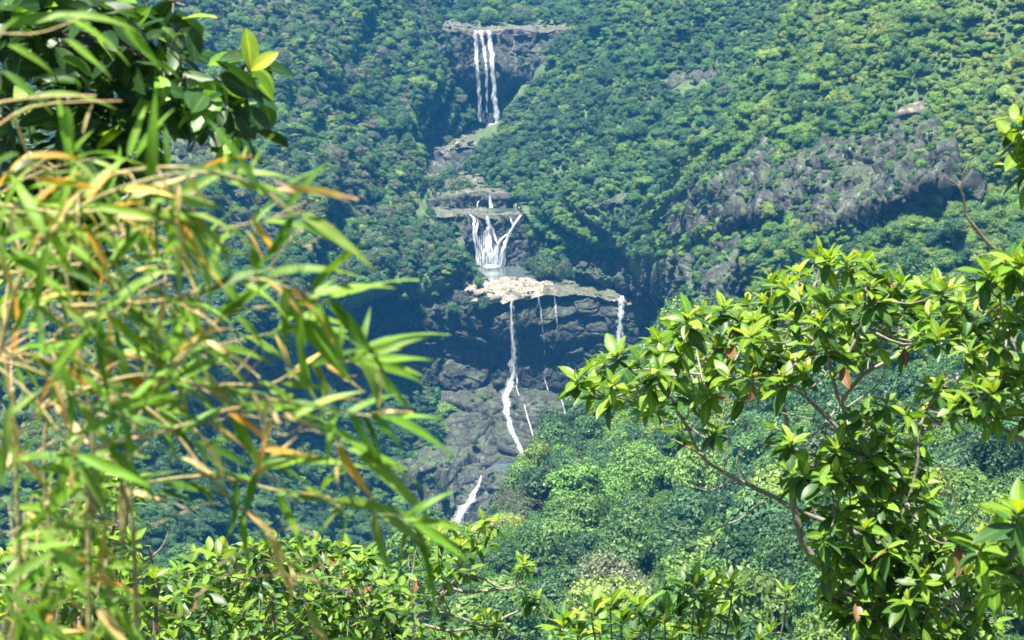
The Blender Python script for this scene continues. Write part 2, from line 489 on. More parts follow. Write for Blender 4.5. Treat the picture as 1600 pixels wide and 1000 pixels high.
C_N = [
 [(650,900,720),(760,850,800),(830,780,880),(910,710,940),(990,640,960),(1070,590,970),(1200,560,950),(1400,520,850),(1800,510,700)],
 [(690,868,640),(775,822,700),(835,745,790),(905,672,850),(985,602,880),(1065,555,890),(1200,525,860),(1400,500,760),(1800,490,640)],
 [(640,940,560),(760,890,600),(850,810,680),(940,740,730),(1030,670,760),(1120,620,760),(1250,590,720),(1420,570,660),(1800,560,560)],
 [(560,1020,500),(720,970,510),(860,890,570),(980,830,610),(1080,770,640),(1180,720,640),(1300,690,600),(1450,660,560),(1800,650,490)],
 [(450,1110,440),(700,1060,450),(880,990,480),(1020,930,500),(1140,870,520),(1240,830,520),(1350,800,500),(1480,770,470),(1800,750,420)],
 [(300,1210,380),(680,1170,390),(900,1110,400),(1060,1050,410),(1180,990,420),(1290,940,420),(1390,910,410),(1500,880,390),(1800,860,360)],
 [(300,1360,310),(680,1310,310),(900,1270,320),(1060,1210,320),(1180,1140,330),(1300,1070,335),(1400,1030,330),(1520,990,320),(1800,970,300)],
 [(300,1560,240),(680,1510,240),(900,1470,250),(1060,1400,250),(1180,1320,255),(1300,1240,260),(1400,1190,260),(1520,1140,255),(1800,1110,240)]]
HILLS = {}
HILLS['hillside_left'] = hillside('hillside_left', C_L, 170, 150, 5.0, 11, 15.0)
HILLS['hillside_lower_left'] = hillside('hillside_lower_left', C_LL, 110, 130, 3.0, 23, 7.0)
HILLS['hillside_upper'] = hillside('hillside_upper', C_T, 60, 90, 4.0, 31, 8.0)
HILLS['hillside_right_far'] = hillside('hillside_right_far', C_RF, 170, 140, 5.0, 41, 12.0)
HILLS['hillside_right'] = hillside('hillside_right', C_R, 180, 170, 4.5, 43, 9.0)
HILLS['hillside_near'] = hillside('hillside_near', C_N, 120, 140, 3.0, 57, 9.0)
# the slope under the viewpoint, from behind the camera down to the near hillside, and the valley floor under everything
gy = np.concatenate([np.linspace(-60, 40, 60), np.linspace(45, 330, 50)])
gx = np.concatenate([np.linspace(-260, -22, 30), np.linspace(-20, 20, 60), np.linspace(22, 260, 30)])
GX, GY = np.meshgrid(gx, gy)
def ground_z(x, y):
    P = np.stack([np.asarray(x, float), np.asarray(y, float), np.zeros(np.shape(x))], -1)
    y = P[..., 1]
    return CAM[2] - 1.7 - 0.37 * np.maximum(y, 0) - 0.12 * np.minimum(y, 0) - 1.2 * np.clip(y, 0, 4) / 4 + 0.25 * fbm(P * 0.3, 5, 3)
W = np.stack([GX, GY, ground_z(GX, GY)], -1)
o = link('ground', raw_mesh('ground', W.reshape(-1, 3), grid_faces(len(gy), len(gx)), M_SOIL, True)); tag(o, kind='structure')
o = link('valley_floor', raw_mesh('valley_floor', [(-1500, -200, -60), (1700, -200, -60), (1700, 2400, -60), (-1500, 2400, -60)], [(0, 1, 2, 3)], M_SOIL)); tag(o, kind='structure')

# ------------------------------------------------------------------ cliffs, ledges and slabs of the stream
def rock_relief(W, n, amp, cell, seed, stretch=(1, 1, 0.6), crack=0.35):
    P = W / cell * np.array(stretch)
    P = P + 0.65 * np.stack([fbm(W / cell * 0.7, seed + i, 3) for i in range(3)], -1)
    f1, f2, idr, off = voronoi(P, seed)
    g1, g2, idr2, off2 = voronoi(P * 2.9, seed + 50)
    def tilt(idr_, off_):                                # every block has its own slanting face
        a_ = idr_ * 43.7; b_ = idr_ * 91.3
        return off_[..., 0] * np.cos(a_) + off_[..., 1] * 0.5 * np.sin(a_) + off_[..., 2] * np.sin(b_)
    d = 0.6 * (idr - 0.5) + 0.6 * tilt(idr, off) + 0.14 * (idr2 - 0.5) + 0.16 * tilt(idr2, off2)
    d += 0.6 * fbm(W / cell * 0.3, seed + 9, 3) + 0.25 * fbm(W / cell * 1.8, seed + 19, 5, 2.2, 0.62)
    d -= crack * (0.5 * np.exp(-(f2 - f1) * 14) + 0.18 * np.exp(-(g2 - g1) * 10))
    return W + n * (amp * d)[..., None]
ROCKS = []; ROCKGRID = {}
def rock(name, C, nu, nv, mat, amp, cell, seed, lin=False, stretch=(1, 1, 0.6), crack=0.35, smooth=False, fade=0.0, warp=0.0):
    W = loft(C, nu, nv, lin)
    n = grid_normals(W)
    W2 = rock_relief(W, n, amp, cell, seed, stretch, crack)
    if warp:
        W2 = W2 + warp * np.stack([fbm(W * np.array([0.075, 0.075, 0.02]), seed + 61 + k, 3) for k in range(3)], -1) * np.array([1, 2.2, 0.55])
    if fade > 0:
        u = np.linspace(0, 1, nu)[:, None]; v = np.linspace(0, 1, nv)[None]
        e = np.minimum(np.minimum(u, 1 - u), np.minimum(v, 1 - v)) / fade
        e = np.clip(e + 0.35 * fbm(W * 0.08, seed + 3, 3), 0, 1)[..., None]
        W2 = W2 - n * (1 - e) * amp * 2.2
    o = link(name, raw_mesh(name, W2.reshape(-1, 3), grid_faces(nu, nv), mat, smooth)); tag(o, kind='structure')
    ROCKS.append(W2.reshape(-1, 3)); ROCKGRID[name] = W2
    return W2
# upper amphitheatre wall, ledge above it
rock('cliff_upper', [
 [(630,40,1540),(680,46,1556),(740,51,1567),(800,52,1570),(860,50,1563),(905,45,1544),(940,40,1526)],
 [(640,85,1534),(690,90,1550),(745,92,1561),(800,92,1564),(855,92,1557),(895,88,1538),(930,85,1518)],
 [(650,120,1534),(700,125,1552),(750,127,1560),(800,127,1563),(845,127,1556),(880,122,1545),(920,122,1522)],
 [(660,155,1548),(710,160,1574),(752,162,1572),(800,162,1576),(838,160,1566),(870,155,1550),(910,155,1524)],
 [(670,215,1550),(715,216,1570),(756,214,1566),(800,214,1570),(832,214,1560),(862,212,1545),(900,212,1520)]],
 150, 230, M_CLIFF, 6, 13, 101)
rock('ledge_upper', [
 [(690,33,1650),(740,36,1655),(800,36,1655),(860,35,1650),(900,34,1640)],
 [(695,42,1600),(740,44,1605),(800,44,1606),(860,42,1600),(905,40,1580)],
 [(700,47,1568),(740,48,1571),(800,48.5,1573),(860,47,1569),(905,43,1552)],
 [(700,56,1566),(740,58,1569),(800,58,1572),(860,56,1568),(905,52,1550)]], 50, 130, M_LEDGE, 2.5, 7, 111, True, warp=5.0)
# stream bed below the upper fall
rock('stream_bed_upper', [
 [(690,190,1590),(730,192,1592),(780,192,1592),(830,190,1590)],
 [(690,205,1540),(730,206,1540),(780,206,1540),(830,205,1540)],
 [(655,222,1485),(700,221,1485),(760,221,1485),(810,221,1485)],
 [(645,231,1459),(700,230,1459),(752,230,1459),(800,234,1459)]], 60, 90, M_LEDGE, 1.6, 6, 121, True, warp=3.0)
rock('ledge_second', [
 [(640,229.5,1460),(680,229,1461),(720,228,1461),(752,229,1460),(800,234,1462)],
 [(640,240,1456),(680,240,1456),(720,240,1456),(752,240,1457),(800,242,1460)],
 [(640,272,1449),(680,272,1449),(720,272,1449),(752,270,1450),(800,266,1454)]], 60, 130, M_CRAG, 2.4, 7, 131, True, (1, 1, 0.5), warp=2.0)
rock('stream_bed_middle', [
 [(630,262,1475),(700,264,1475),(760,262,1475),(830,262,1475)],
 [(630,280,1415),(700,281,1415),(760,281,1415),(840,280,1415)],
 [(630,296,1365),(700,297,1365),(760,297,1365),(850,296,1365)],
 [(630,306,1346),(700,306,1346),(765,305,1346),(850,306,1346)]], 70, 120, M_LEDGE, 2.4, 6, 141, True, warp=3.0)
rock('ledge_third', [
 [(625,305,1347),(690,305,1347),(740,303,1347),(765,304,1347),(800,302,1346),(850,306,1347)],
 [(625,312,1344),(690,313,1344),(740,308,1343),(765,311,1345),(800,307,1343),(850,312,1344)],
 [(625,330,1344),(690,329,1344),(740,327,1344),(765,328,1345),(800,328,1344),(850,330,1346)]], 40, 150, M_CRAG, 2.2, 5, 151, True, warp=3.5)
rock('ledge_shelf', [
 [(625,322,1350),(690,323,1348),(740,326,1345),(800,326,1345),(850,324,1346)],
 [(635,327,1330),(690,328,1328),(740,330.5,1325),(800,330.5,1325),(850,329,1326)],
 [(640,334,1306),(690,334,1306),(740,335,1306),(800,335,1306),(850,334,1306)],
 [(640,340,1304),(690,340,1304),(740,341,1304),(800,341,1304),(850,340,1304)]], 50, 150, M_LEDGE, 1.6, 6, 161, True, warp=3.0)
rock('cliff_third', [
 [(620,333,1307),(690,334,1306),(735,336,1305),(770,336,1305),(805,336,1304),(840,334,1302),(870,332,1298)],
 [(620,360,1300),(690,362,1300),(735,360,1302),(770,362,1303),(805,362,1302),(840,362,1297),(870,360,1290)],
 [(620,390,1296),(690,390,1297),(735,392,1299),(770,392,1300),(805,392,1299),(840,392,1293),(870,390,1285)],
 [(620,425,1294),(690,425,1294),(735,424,1297),(770,424,1299),(805,424,1297),(840,425,1290),(870,425,1280)]],
 110, 230, M_CRAG, 4.5, 7, 171)
# wide middle ledge and its dark wall
rock('ledge_middle', [
 [(715,432,1262),(745,436,1257),(775,437,1255),(805,437,1254),(835,437,1254),(868,437,1255)],
 [(720,442,1235),(748,442,1236),(775,443,1236),(805,443,1236),(835,442,1239),(868,443,1241)],
 [(725,452,1216),(750,453,1214),(775,452,1214),(805,453,1215),(835,450,1221),(868,450,1225)],
 [(725,468,1210),(750,474,1206),(775,476,1206),(805,470,1208),(835,462,1215),(868,457,1221)]], 80, 200, M_CREAM, 2.6, 8, 181, True, warp=2.5)
rock('ledge_middle_right', [
 [(850,437,1254),(880,437,1256),(910,438,1258),(950,442,1260),(980,449,1262),(1010,456,1264)],
 [(850,443,1239),(880,444,1240),(910,446,1240),(950,452,1234),(980,459,1230),(1005,466,1228)],
 [(850,450,1222),(880,451,1224),(910,454,1222),(945,460,1217),(970,464,1213),(990,466,1210)],
 [(850,459,1218),(880,460,1219),(910,462,1217),(945,467,1212),(970,471,1208),(990,474,1205)]], 70, 190, M_LEDGE, 2.0, 9, 182, True, warp=2.0)
rock('cliff_middle', [
 [(470,446,1205),(560,446,1214),(650,446,1214),(735,456,1212),(800,458,1212),(850,453,1221),(900,456,1221),(950,462,1215),(1000,466,1206),(1060,466,1188)],
 [(470,475,1198),(560,472,1208),(650,472,1209),(735,482,1208),(800,484,1209),(850,482,1217),(900,484,1217),(950,488,1211),(1000,490,1202),(1060,490,1184)],
 [(470,510,1193),(560,502,1204),(650,505,1206),(735,510,1206),(800,512,1207),(850,512,1214),(900,514,1214),(950,518,1208),(1000,520,1199),(1060,520,1181)],
 [(470,550,1192),(560,540,1207),(650,546,1209),(735,552,1210),(800,556,1211),(850,556,1217),(900,558,1217),(950,560,1211),(1000,562,1201),(1060,565,1182)],
 [(470,600,1186),(560,590,1202),(650,600,1205),(735,608,1206),(800,612,1207),(850,612,1213),(900,615,1213),(950,615,1208),(1000,615,1198),(1060,615,1178)],
 [(470,660,1176),(560,650,1198),(650,650,1202),(735,650,1204),(800,650,1206),(850,650,1212),(900,650,1212),(950,650,1206),(1000,650,1196),(1060,650,1174)]],
 270, 620, M_CLIFF, 5.0, 12, 191, False, (0.65, 1, 0.95), 0.35)
# sloping slab under the middle fall and the lower pool's rim
rock('slab_lower', [
 [(690,592,1222),(740,594,1216),(790,596,1214),(840,602,1216),(890,608,1218),(950,612,1218)],
 [(690,615,1204),(735,612,1202),(790,610,1200),(840,618,1200),(890,618,1204),(950,622,1206)],
 [(690,650,1188),(735,648,1184),(790,648,1182),(840,650,1184),(890,650,1190),(950,655,1194)],
 [(690,690,1172),(735,688,1168),(790,690,1166),(840,692,1168),(890,695,1174),(950,700,1180)],
 [(690,735,1150),(735,730,1152),(790,724,1156),(840,722,1160),(890,724,1164),(950,730,1170)]],
 220, 330, M_SLAB, 3.8, 15, 201, False, (0.45, 0.45, 0.95), 1.1)
rock('crag_lower_left', [
 [(620,712,1135),(650,704,1140),(690,700,1146),(725,708,1146),(752,735,1136),(770,746,1132)],
 [(615,735,1118),(650,728,1118),(690,726,1122),(730,736,1124),(750,750,1124),(768,760,1124)],
 [(615,770,1112),(650,766,1112),(690,766,1116),(725,770,1116),(742,775,1116),(762,785,1116)],
 [(615,805,1108),(650,805,1106),(690,805,1106),(715,810,1106),(735,815,1106),(755,820,1106)],
 [(615,870,1095),(650,870,1095),(690,870,1095),(715,870,1095),(735,870,1095),(755,870,1095)]],
 150, 150, M_CRAG, 6.0, 14, 211, False, (1, 1, 0.5), 0.5)
rock('crag_lower_right', [
 [(735,742,1140),(760,740,1138),(785,737,1138),(815,738,1136),(850,742,1138)],
 [(738,755,1126),(762,745,1126),(785,744,1126),(815,748,1126),(850,755,1126)],
 [(735,785,1116),(760,782,1114),(785,780,1114),(815,782,1114),(850,785,1114)],
 [(728,830,1104),(755,830,1102),(785,830,1102),(815,830,1102),(850,830,1102)],
 [(720,880,1095),(755,880,1095),(785,880,1095),(815,880,1095),(850,880,1095)]],
 120, 120, M_CRAG, 4.5, 11, 221, False, (1, 1, 0.6), 0.5)
# crags on the right flank, let into the hillside
HR = HILLS['hillside_right'][:, 45:].reshape(-1, 3); HRX, HRY, _ = proj(HR)
def drape(C, offs):
    out = []
    for row, o_ in zip(C, offs):
        rr = []
        for (x, y) in row:
            d = (HRX - x) ** 2 + (HRY - y) ** 2
            k = np.argsort(d)[:12]
            rr.append((x, y, float(np.median(HR[k, 1])) - o_))
        out.append(rr)
    return out
BL = [
 [(896,408,1250),(930,399,1244),(970,400,1234),(1010,402,1165),(1060,396,1108),(1110,382,1062),(1160,370,1022)],
 [(892,415,1244),(925,406,1236),(970,410,1226),(1010,412,1146),(1060,410,1090),(1110,402,1044),(1160,392,1005)],
 [(893,425,1240),(930,424,1231),(970,430,1221),(1010,438,1134),(1060,440,1078),(1110,434,1034),(1155,428,995)],
 [(898,432,1241),(935,438,1231),(972,447,1221),(1012,460,1136),(1058,478,1076),(1105,472,1028),(1150,462,990)],
 [(905,437,1250),(940,444,1242),(976,454,1234),(1016,475,1175),(1062,500,1116),(1108,500,1060),(1150,490,1012)]]
BD = drape([[(x, y) for x, y, Y in r] for r in BL], [14] * 5)
rock('crag_bluff', [[(p[0], p[1], min(p[2], q[2]) if p[0] > 1030 else p[2]) for p, q in zip(r1, r2)] for r1, r2 in zip(BL, BD)],
 150, 320, M_CRAG, 5.5, 11, 231, False, (0.7, 0.7, 1.0), 0.5)
rock('crag_slabs', drape([
 [(1095,258),(1125,232),(1165,212),(1215,202),(1260,212)],
 [(1058,292),(1098,270),(1140,255),(1205,248),(1258,252)],
 [(1032,322),(1078,308),(1120,298),(1190,290),(1252,290)],
 [(1020,348),(1062,345),(1110,340),(1180,332),(1246,330)],
 [(1015,378),(1058,385),(1105,385),(1170,375),(1240,370)]], [-3, 9, 14, 15, 0]),
 170, 260, M_CRAG, 6.5, 15, 241, False, (1, 0.7, 0.5), 0.5, fade=0.1)
rock('cliff_right', drape([
 [(1225,235),(1290,208),(1350,205),(1410,188),(1465,198),(1510,212)],
 [(1220,262),(1285,245),(1350,238),(1412,218),(1470,226),(1512,238)],
 [(1215,298),(1280,292),(1345,284),(1408,262),(1465,260),(1508,264)],
 [(1208,332),(1268,332),(1332,325),(1396,303),(1450,294),(1500,292)],
 [(1200,378),(1255,384),(1318,374),(1382,350),(1440,335),(1498,328)]], [-3, 10, 15, 16, 0]),
 180, 320, M_CRAG, 6.5, 15, 251, False, (1, 1, 0.7), 0.5, fade=0.08)
HR = HILLS['hillside_right_far'].reshape(-1, 3); HRX, HRY, _ = proj(HR)
rock('crag_small', drape([
 [(905,322),(935,306),(965,302),(985,302)],
 [(905,332),(935,318),(968,312),(990,312)],
 [(912,345),(940,336),(970,328),(990,325)]], [-2, 7, 1]), 40, 90, M_CRAG, 3, 7, 261, False, fade=0.15)
rock('crag_high', drape([
 [(1030,118),(1060,106),(1095,100),(1130,104)],
 [(1030,128),(1060,120),(1095,115),(1130,116)],
 [(1035,142),(1065,138),(1095,134),(1130,130)]], [-2, 8, 1]), 40, 90, M_CRAG, 3, 7, 271, False, fade=0.15)
HR = HILLS['hillside_right'][:, 45:].reshape(-1, 3); HRX, HRY, _ = proj(HR)
rock('bare_patch', drape([
 [(1392,172),(1415,158),(1440,154),(1462,160)],
 [(1390,180),(1415,170),(1440,166),(1465,170)],
 [(1395,190),(1415,184),(1440,180),(1460,182)]], [0, 6, 5]), 30, 50, M_LEDGE, 1.2, 5, 281, False, fade=0.2)

# ------------------------------------------------------------------ pools
def pool(name, pts, Y0, mat=M_POOL):
    """flat sheet at the height of the first point"""
    pts = np.array(pts, float)
    z = at(pts[0][0], pts[0][1], Y0)[2]
    V = []
    for px, py in pts:
        a = at(px, py, 1.0) - CAM
        V.append(CAM + a * ((z - CAM[2]) / a[2]))
    V = np.array(V)
    c = V.mean(0)
    V = np.concatenate([V, c[None]])
    n = len(pts)
    F = np.array([(i, (i + 1) % n, n) for i in range(n)])
    o = link(name, raw_mesh(name, V, F, mat)); tag(o, kind='structure')
    return z
pool('pool_shelf', [(735,326),(765,325),(825,326),(826,329),(800,331.5),(750,331.5)], 1336)
pool('pool_middle', [(740,419),(770,414),(830,414),(880,418),(880,434),(850,437),(790,439),(755,438)], 1290)
pool('pool_lower', [(752,738),(775,724),(800,718),(830,716),(880,718),(880,738),(830,741),(790,743)], 1137)

# ------------------------------------------------------------------ forest: crowns of many leaf clumps
def make_crown(seed, nl=11, nleaf=1100, flat=0.8, size=0.07, fill=1.0, core=True):
    r = np.random.default_rng(seed)
    L_ = []
    for i in range(nl):
        a = r.uniform(0, 2 * np.pi); h = r.uniform(-0.1, 1.0)
        rr = math.sqrt(max(0.0, 1 - max(h, 0) ** 2)) * r.uniform(0.35, 0.68)
        L_.append((rr * math.cos(a), rr * math.sin(a), h * 0.72 * flat, r.uniform(0.2, 0.44)))
    L_.append((0, 0, 0.35 * flat, 0.5))
    L_ = np.array(L_)
    w = L_[:, 3] ** 2; w /= w.sum()
    k = r.choice(len(L_), int(nleaf * 2.2), p=w)
    d = r.normal(size=(len(k), 3)); d /= np.linalg.norm(d, axis=1, keepdims=True)
    d[:, 2] = np.where(d[:, 2] < -0.35, -d[:, 2], d[:, 2])
    an = r.uniform(0.7, 1.3, (len(L_), 3))
    lump = 1 + 0.28 * fbm(d * 2.6 + k[:, None] * 7.3, seed, 3)
    P = L_[k, :3] + d * an[k] * (L_[k, 3:4] * (r.uniform(0.6, 1.1, (len(k), 1)) + 0.25 * r.random((len(k), 1)) ** 6) * lump[:, None] * np.array([1, 1, 0.85]))
    inside = np.zeros(len(P), bool)
    for j in range(len(L_)):
        inside |= (np.linalg.norm(P - L_[j, :3], axis=1) < 0.66 * L_[j, 3]) & (k != j)
    keep = ~inside
    P, d, k = P[keep][:nleaf], d[keep][:nleaf], k[keep][:nleaf]
    n = d * 1.0 + r.normal(size=P.shape) * 0.42 + np.array([0, 0, 0.2]); n /= np.linalg.norm(n, axis=1, keepdims=True)
    t = np.cross(n, r.normal(size=P.shape)); t /= np.linalg.norm(t, axis=1, keepdims=True)
    b = np.cross(n, t)
    s = size * r.uniform(0.6, 1.5, (len(P), 1))
    V = np.stack([P - t * s, P - b * s * 0.62 - n * s * 0.15, P + t * s, P + b * s * 0.62 - n * s * 0.15], 1).reshape(-1, 3)
    F = np.arange(len(V)).reshape(-1, 4)
    parts = [(V, F)]
    if core:
        for c in L_:
            u = np.linspace(0.05, np.pi - 0.05, 6); v = np.linspace(0, 2 * np.pi, 9)
            U, Vv = np.meshgrid(u, v, indexing='ij')
            q = np.stack([np.sin(U) * np.cos(Vv), np.sin(U) * np.sin(Vv), np.cos(U)], -1) * c[3] * 0.58
            parts.append((q.reshape(-1, 3) + c[:3], grid_faces(6, 9)))
    V, F = merge(parts)
    return raw_mesh('crown', V, F, M_CANOPY)
def make_trunk(seed, h=1.0, limbs=5):
    """unit crown radius; from the ground at -h up into the crown"""
    r = np.random.default_rng(seed)
    parts = []
    z = np.linspace(-h, 0.45, 6)
    p = np.stack([0.06 * r.normal(size=6).cumsum() * 0.5, 0.06 * r.normal(size=6).cumsum() * 0.5, z], -1)
    parts.append(tube(p, np.linspace(0.075, 0.025, 6), 5))
    for i in range(limbs):
        a = r.uniform(0, 6.28); q0 = p[r.integers(2, 5)]
        q2 = np.array([math.cos(a) * 0.6, math.sin(a) * 0.6, r.uniform(0.2, 0.6)])
        q1 = (q0 + q2) / 2 + np.array([0, 0, -0.08])
        parts.append(tube(smooth_line([q0, q1, q2], 5), np.linspace(0.035, 0.012, 5), 4))
    V, F = merge(parts)
    return raw_mesh('trunk', V, F, M_TRUNK, True)
CROWNS = [make_crown(501, 15, 3600, 0.85, 0.046), make_crown(502, 20, 4200, 0.95, 0.042), make_crown(503, 13, 3200, 0.65, 0.047),
          make_crown(504, 17, 3600, 1.1, 0.045), make_crown(505, 11, 3200, 0.8, 0.047), make_crown(506, 24, 4200, 0.9, 0.04),
          make_crown(507, 14, 1900, 0.95, 0.038, 0.5, False), make_crown(508, 18, 2200, 0.8, 0.035, 0.5, False)]
SPARSE = (6, 7)
TRUNKS = [make_trunk(601), make_trunk(602), make_trunk(603)]

# no trees on the rock, in the water or across the falls (photo-space outlines of those features and the hillside they lie on)
CLEAR = {
 'hillside_left': [[(690,20),(790,20),(790,215),(762,198),(734,165),(702,110),(682,70)], [(655,222),(790,215),(850,260),(850,440),(750,440),(748,412),(715,378),(690,345),(650,330),(640,300),(660,290)],
                   [(545,452),(600,446),(740,446),(740,600),(560,600)], [(664,224),(760,224),(760,262),(690,262),(664,240)]],
 'hillside_upper': [[(700,36),(890,36),(890,220),(700,220)]],
 'hillside_right': [[(700,40),(868,40),(852,105),(798,160),(774,203),(765,212),(700,212)], [(640,215),(750,215),(736,250),(745,285),(775,300),(825,312),(832,350),(820,400),(815,415),(870,432),(890,442),(960,470),(1060,500),(1000,640),(640,640)],
                    [(895,412),(930,402),(1030,400),(1090,394),(1090,430),(1040,455),(1020,520),(900,470)],
                    [(992,345),(1010,310),(1065,262),(1110,235),(1130,262),(1180,285),(1215,288),(1180,320),(1120,345),(1060,362),(1000,370)],
                    [(1222,290),(1232,240),(1300,215),(1390,225),(1420,205),(1482,220),(1488,255),(1440,290),(1390,315),(1330,350),(1240,345)],
                    [(912,330),(940,312),(975,305),(975,318),(930,338)], [(1035,120),(1100,105),(1125,108),(1095,135),(1040,138)], [(1395,175),(1430,156),(1460,160),(1455,182),(1400,190)]],
 'hillside_lower_left': [[(735,560),(950,560),(950,760),(780,800),(760,900),(630,860),(640,790),(668,712),(712,712),(722,690),(716,640),(738,612)], [(560,470),(740,470),(740,585),(640,560),(570,540)]],
 'hillside_near': [[(690,600),(905,600),(900,640),(850,680),(828,725),(800,760),(775,800),(745,825),(700,830),(690,780)]],
}
SOFT = CLEAR['hillside_right'][3:]
CLEAR['hillside_right_far'] = CLEAR['hillside_right'][:2] + SOFT[2:4]
CLEAR['hillside_right'] = [CLEAR['hillside_right'][2]]
PALETTE = {   # base colours of the foliage by kind
 'dark': [(0.035, 0.09, 0.025), (0.045, 0.105, 0.028), (0.03, 0.078, 0.026)],
 'mid': [(0.062, 0.15, 0.038), (0.075, 0.168, 0.038), (0.055, 0.135, 0.045)],
 'bright': [(0.12, 0.225, 0.04), (0.14, 0.245, 0.042), (0.105, 0.205, 0.035)],
 'yellow': [(0.21, 0.29, 0.055), (0.18, 0.27, 0.05)],
 'grey': [(0.105, 0.135, 0.08), (0.095, 0.125, 0.07), (0.13, 0.14, 0.095)],
}
MIX = {'hillside_left': (0.28, 0.36, 0.1, 0.02, 0.24), 'hillside_lower_left': (0.5, 0.38, 0.08, 0.01, 0.03), 'hillside_upper': (0.5, 0.4, 0.05, 0.0, 0.05),
       'hillside_right': (0.16, 0.32, 0.34, 0.18, 0.0), 'hillside_right_far': (0.3, 0.44, 0.22, 0.03, 0.01), 'hillside_near': (0.24, 0.36, 0.29, 0.05, 0.06)}
def scatter(name, W, spacing, rmin, rmax, seed, window=None, soft_filter=True):
    r = np.random.default_rng(seed)
    nu, nv = W.shape[:2]
    A = np.linalg.norm(np.cross(W[1:, :-1] - W[:-1, :-1], W[:-1, 1:] - W[:-1, :-1]), axis=-1)
    n = int(A.sum() / spacing ** 2 * 3.0)
    c = r.choice(A.size, n, p=(A / A.sum()).ravel())
    i, j = np.unravel_index(c, A.shape)
    a, b = r.random((2, n, 1))
    P = W[i, j] * (1 - a) * (1 - b) + W[i + 1, j] * a * (1 - b) + W[i, j + 1] * (1 - a) * b + W[i + 1, j + 1] * a * b
    wx, wy, _ = proj(P)
    P = P[(wx > -110) & (wx < 1710) & (wy > -60) & (wy < 1150)]
    n = len(P)
    if window is not None:
        wx, wy, _ = proj(P)
        P = P[(wx > window[0]) & (wx < window[1]) & (wy > window[2]) & (wy < window[3])]
        n = len(P)
    # dart throwing on a hash grid
    keep, cells = [], {}
    for q in range(n):
        x, y, z = P[q]
        kx, ky, kz = int(x // spacing), int(y // spacing), int(z // spacing); ok = True
        for key in [(kx + a_, ky + b_, kz + c_) for a_ in (-1, 0, 1) for b_ in (-1, 0, 1) for c_ in (-1, 0, 1)]:
            for (xx, yy, zz) in cells.get(key, ()):
                if (xx - x) ** 2 + (yy - y) ** 2 + (zz - z) ** 2 < (spacing * 0.82) ** 2:
                    ok = False; break
            if not ok: break
        if ok:
            cells.setdefault((kx, ky, kz), []).append((x, y, z)); keep.append(q)
    P = P[keep]
    R = (rmin + rmax) / 2 * np.clip(np.exp(r.normal(size=len(P)) * 0.42), 0.55, 2.6) * (1 + 0.22 * vnoise(P * 0.035, seed))
    px, py, f = proj(P)
    top = proj(P + np.stack([0 * R, 0 * R, 1.5 * R], -1))
    ok = (px > -110) & (px < 1710) & (py > -90) & (py < 1150)
    for poly in CLEAR.get(name, []):
        ok &= ~in_poly(px, (py + top[1]) / 2, poly) & ~in_poly(top[0], top[1], poly)
    if name == 'hillside_right' and soft_filter:
        soft = np.zeros(len(P), bool)
        for poly in SOFT: soft |= in_poly(px, py, poly) | in_poly(px, (py + top[1]) / 2, poly)
        ok &= ~soft | (r.random(len(P)) < 0.08)
        R = np.where(soft, R * 0.6, R)
    P, R, px, py = P[ok], R[ok], px[ok], py[ok]
    # kind by patchy noise
    w = np.array(MIX[name]); cw = np.cumsum(w) / w.sum()
    u = 0.5 + 0.5 * np.clip(fbm(P * 0.012, seed + 3, 3) * 1.5 + r.normal(size=len(P)) * 0.42, -1, 1)
    if name == 'hillside_right': u = u + 0.8 * np.clip((px - 1050) / 500, -0.5, 1) * np.clip((520 - py) / 400, 0, 1) - 0.1 * np.clip(u - 0.9, 0, 1)
    u = np.argsort(np.argsort(u)) / max(1, len(u))
    # shuffle blocks so that grey patches are not always beside yellow ones
    kind = np.searchsorted(cw, u)
    keys = list(PALETTE)
    tint = np.zeros((len(P), 3)); var = np.zeros(len(P), int); kn = []
    for q in range(len(P)):
        kname = keys[min(kind[q], 4)]
        if r.random() < 0.18: kname = keys[int(np.searchsorted(cw, r.random()))]
        c_ = np.array(PALETTE[kname][r.integers(len(PALETTE[kname]))]) * r.uniform(0.8, 1.22)
        tint[q] = c_ * (1 + 0.045 * r.normal(size=3))
        var[q] = r.choice(SPARSE) if (kname == 'grey' and r.random() < 0.5) else r.integers(0, 6)
        kn.append(kname)
    return dict(P=P, R=R, tint=np.clip(tint, 0.01, 0.5), var=var, kind=np.array(kn), px=px, py=py, hill=np.array([name] * len(P)),
                sz=r.uniform(0.7, 1.45, len(P)) * (1.0 if name == 'hillside_near' else 0.78), rot=r.uniform(0, 6.28, len(P)))
SC = [scatter('hillside_left', HILLS['hillside_left'], 3.8, 1.7, 3.5, 71), scatter('hillside_lower_left', HILLS['hillside_lower_left'], 3.8, 1.8, 3.4, 72),
      scatter('hillside_upper', HILLS['hillside_upper'], 4.2, 1.9, 3.8, 73), scatter('hillside_right_far', HILLS['hillside_right_far'], 3.6, 1.6, 3.1, 76),
      scatter('hillside_right', HILLS['hillside_right'], 3.5, 1.5, 3.0, 74), scatter('hillside_near', HILLS['hillside_near'], 5.6, 2.8, 5.4, 75)]
# low growth that fills the banks along the gorge
SC += [scatter('hillside_left', HILLS['hillside_left'], 2.8, 1.0, 1.8, 81, (560, 790, 0, 470)), scatter('hillside_right_far', HILLS['hillside_right_far'], 2.8, 1.0, 1.8, 84, (740, 1300, -20, 460)),
       scatter('hillside_right', HILLS['hillside_right'], 2.8, 1.0, 1.8, 82, (940, 1620, -20, 520), False), scatter('hillside_lower_left', HILLS['hillside_lower_left'], 2.8, 1.0, 1.8, 83, (540, 760, 540, 840))]
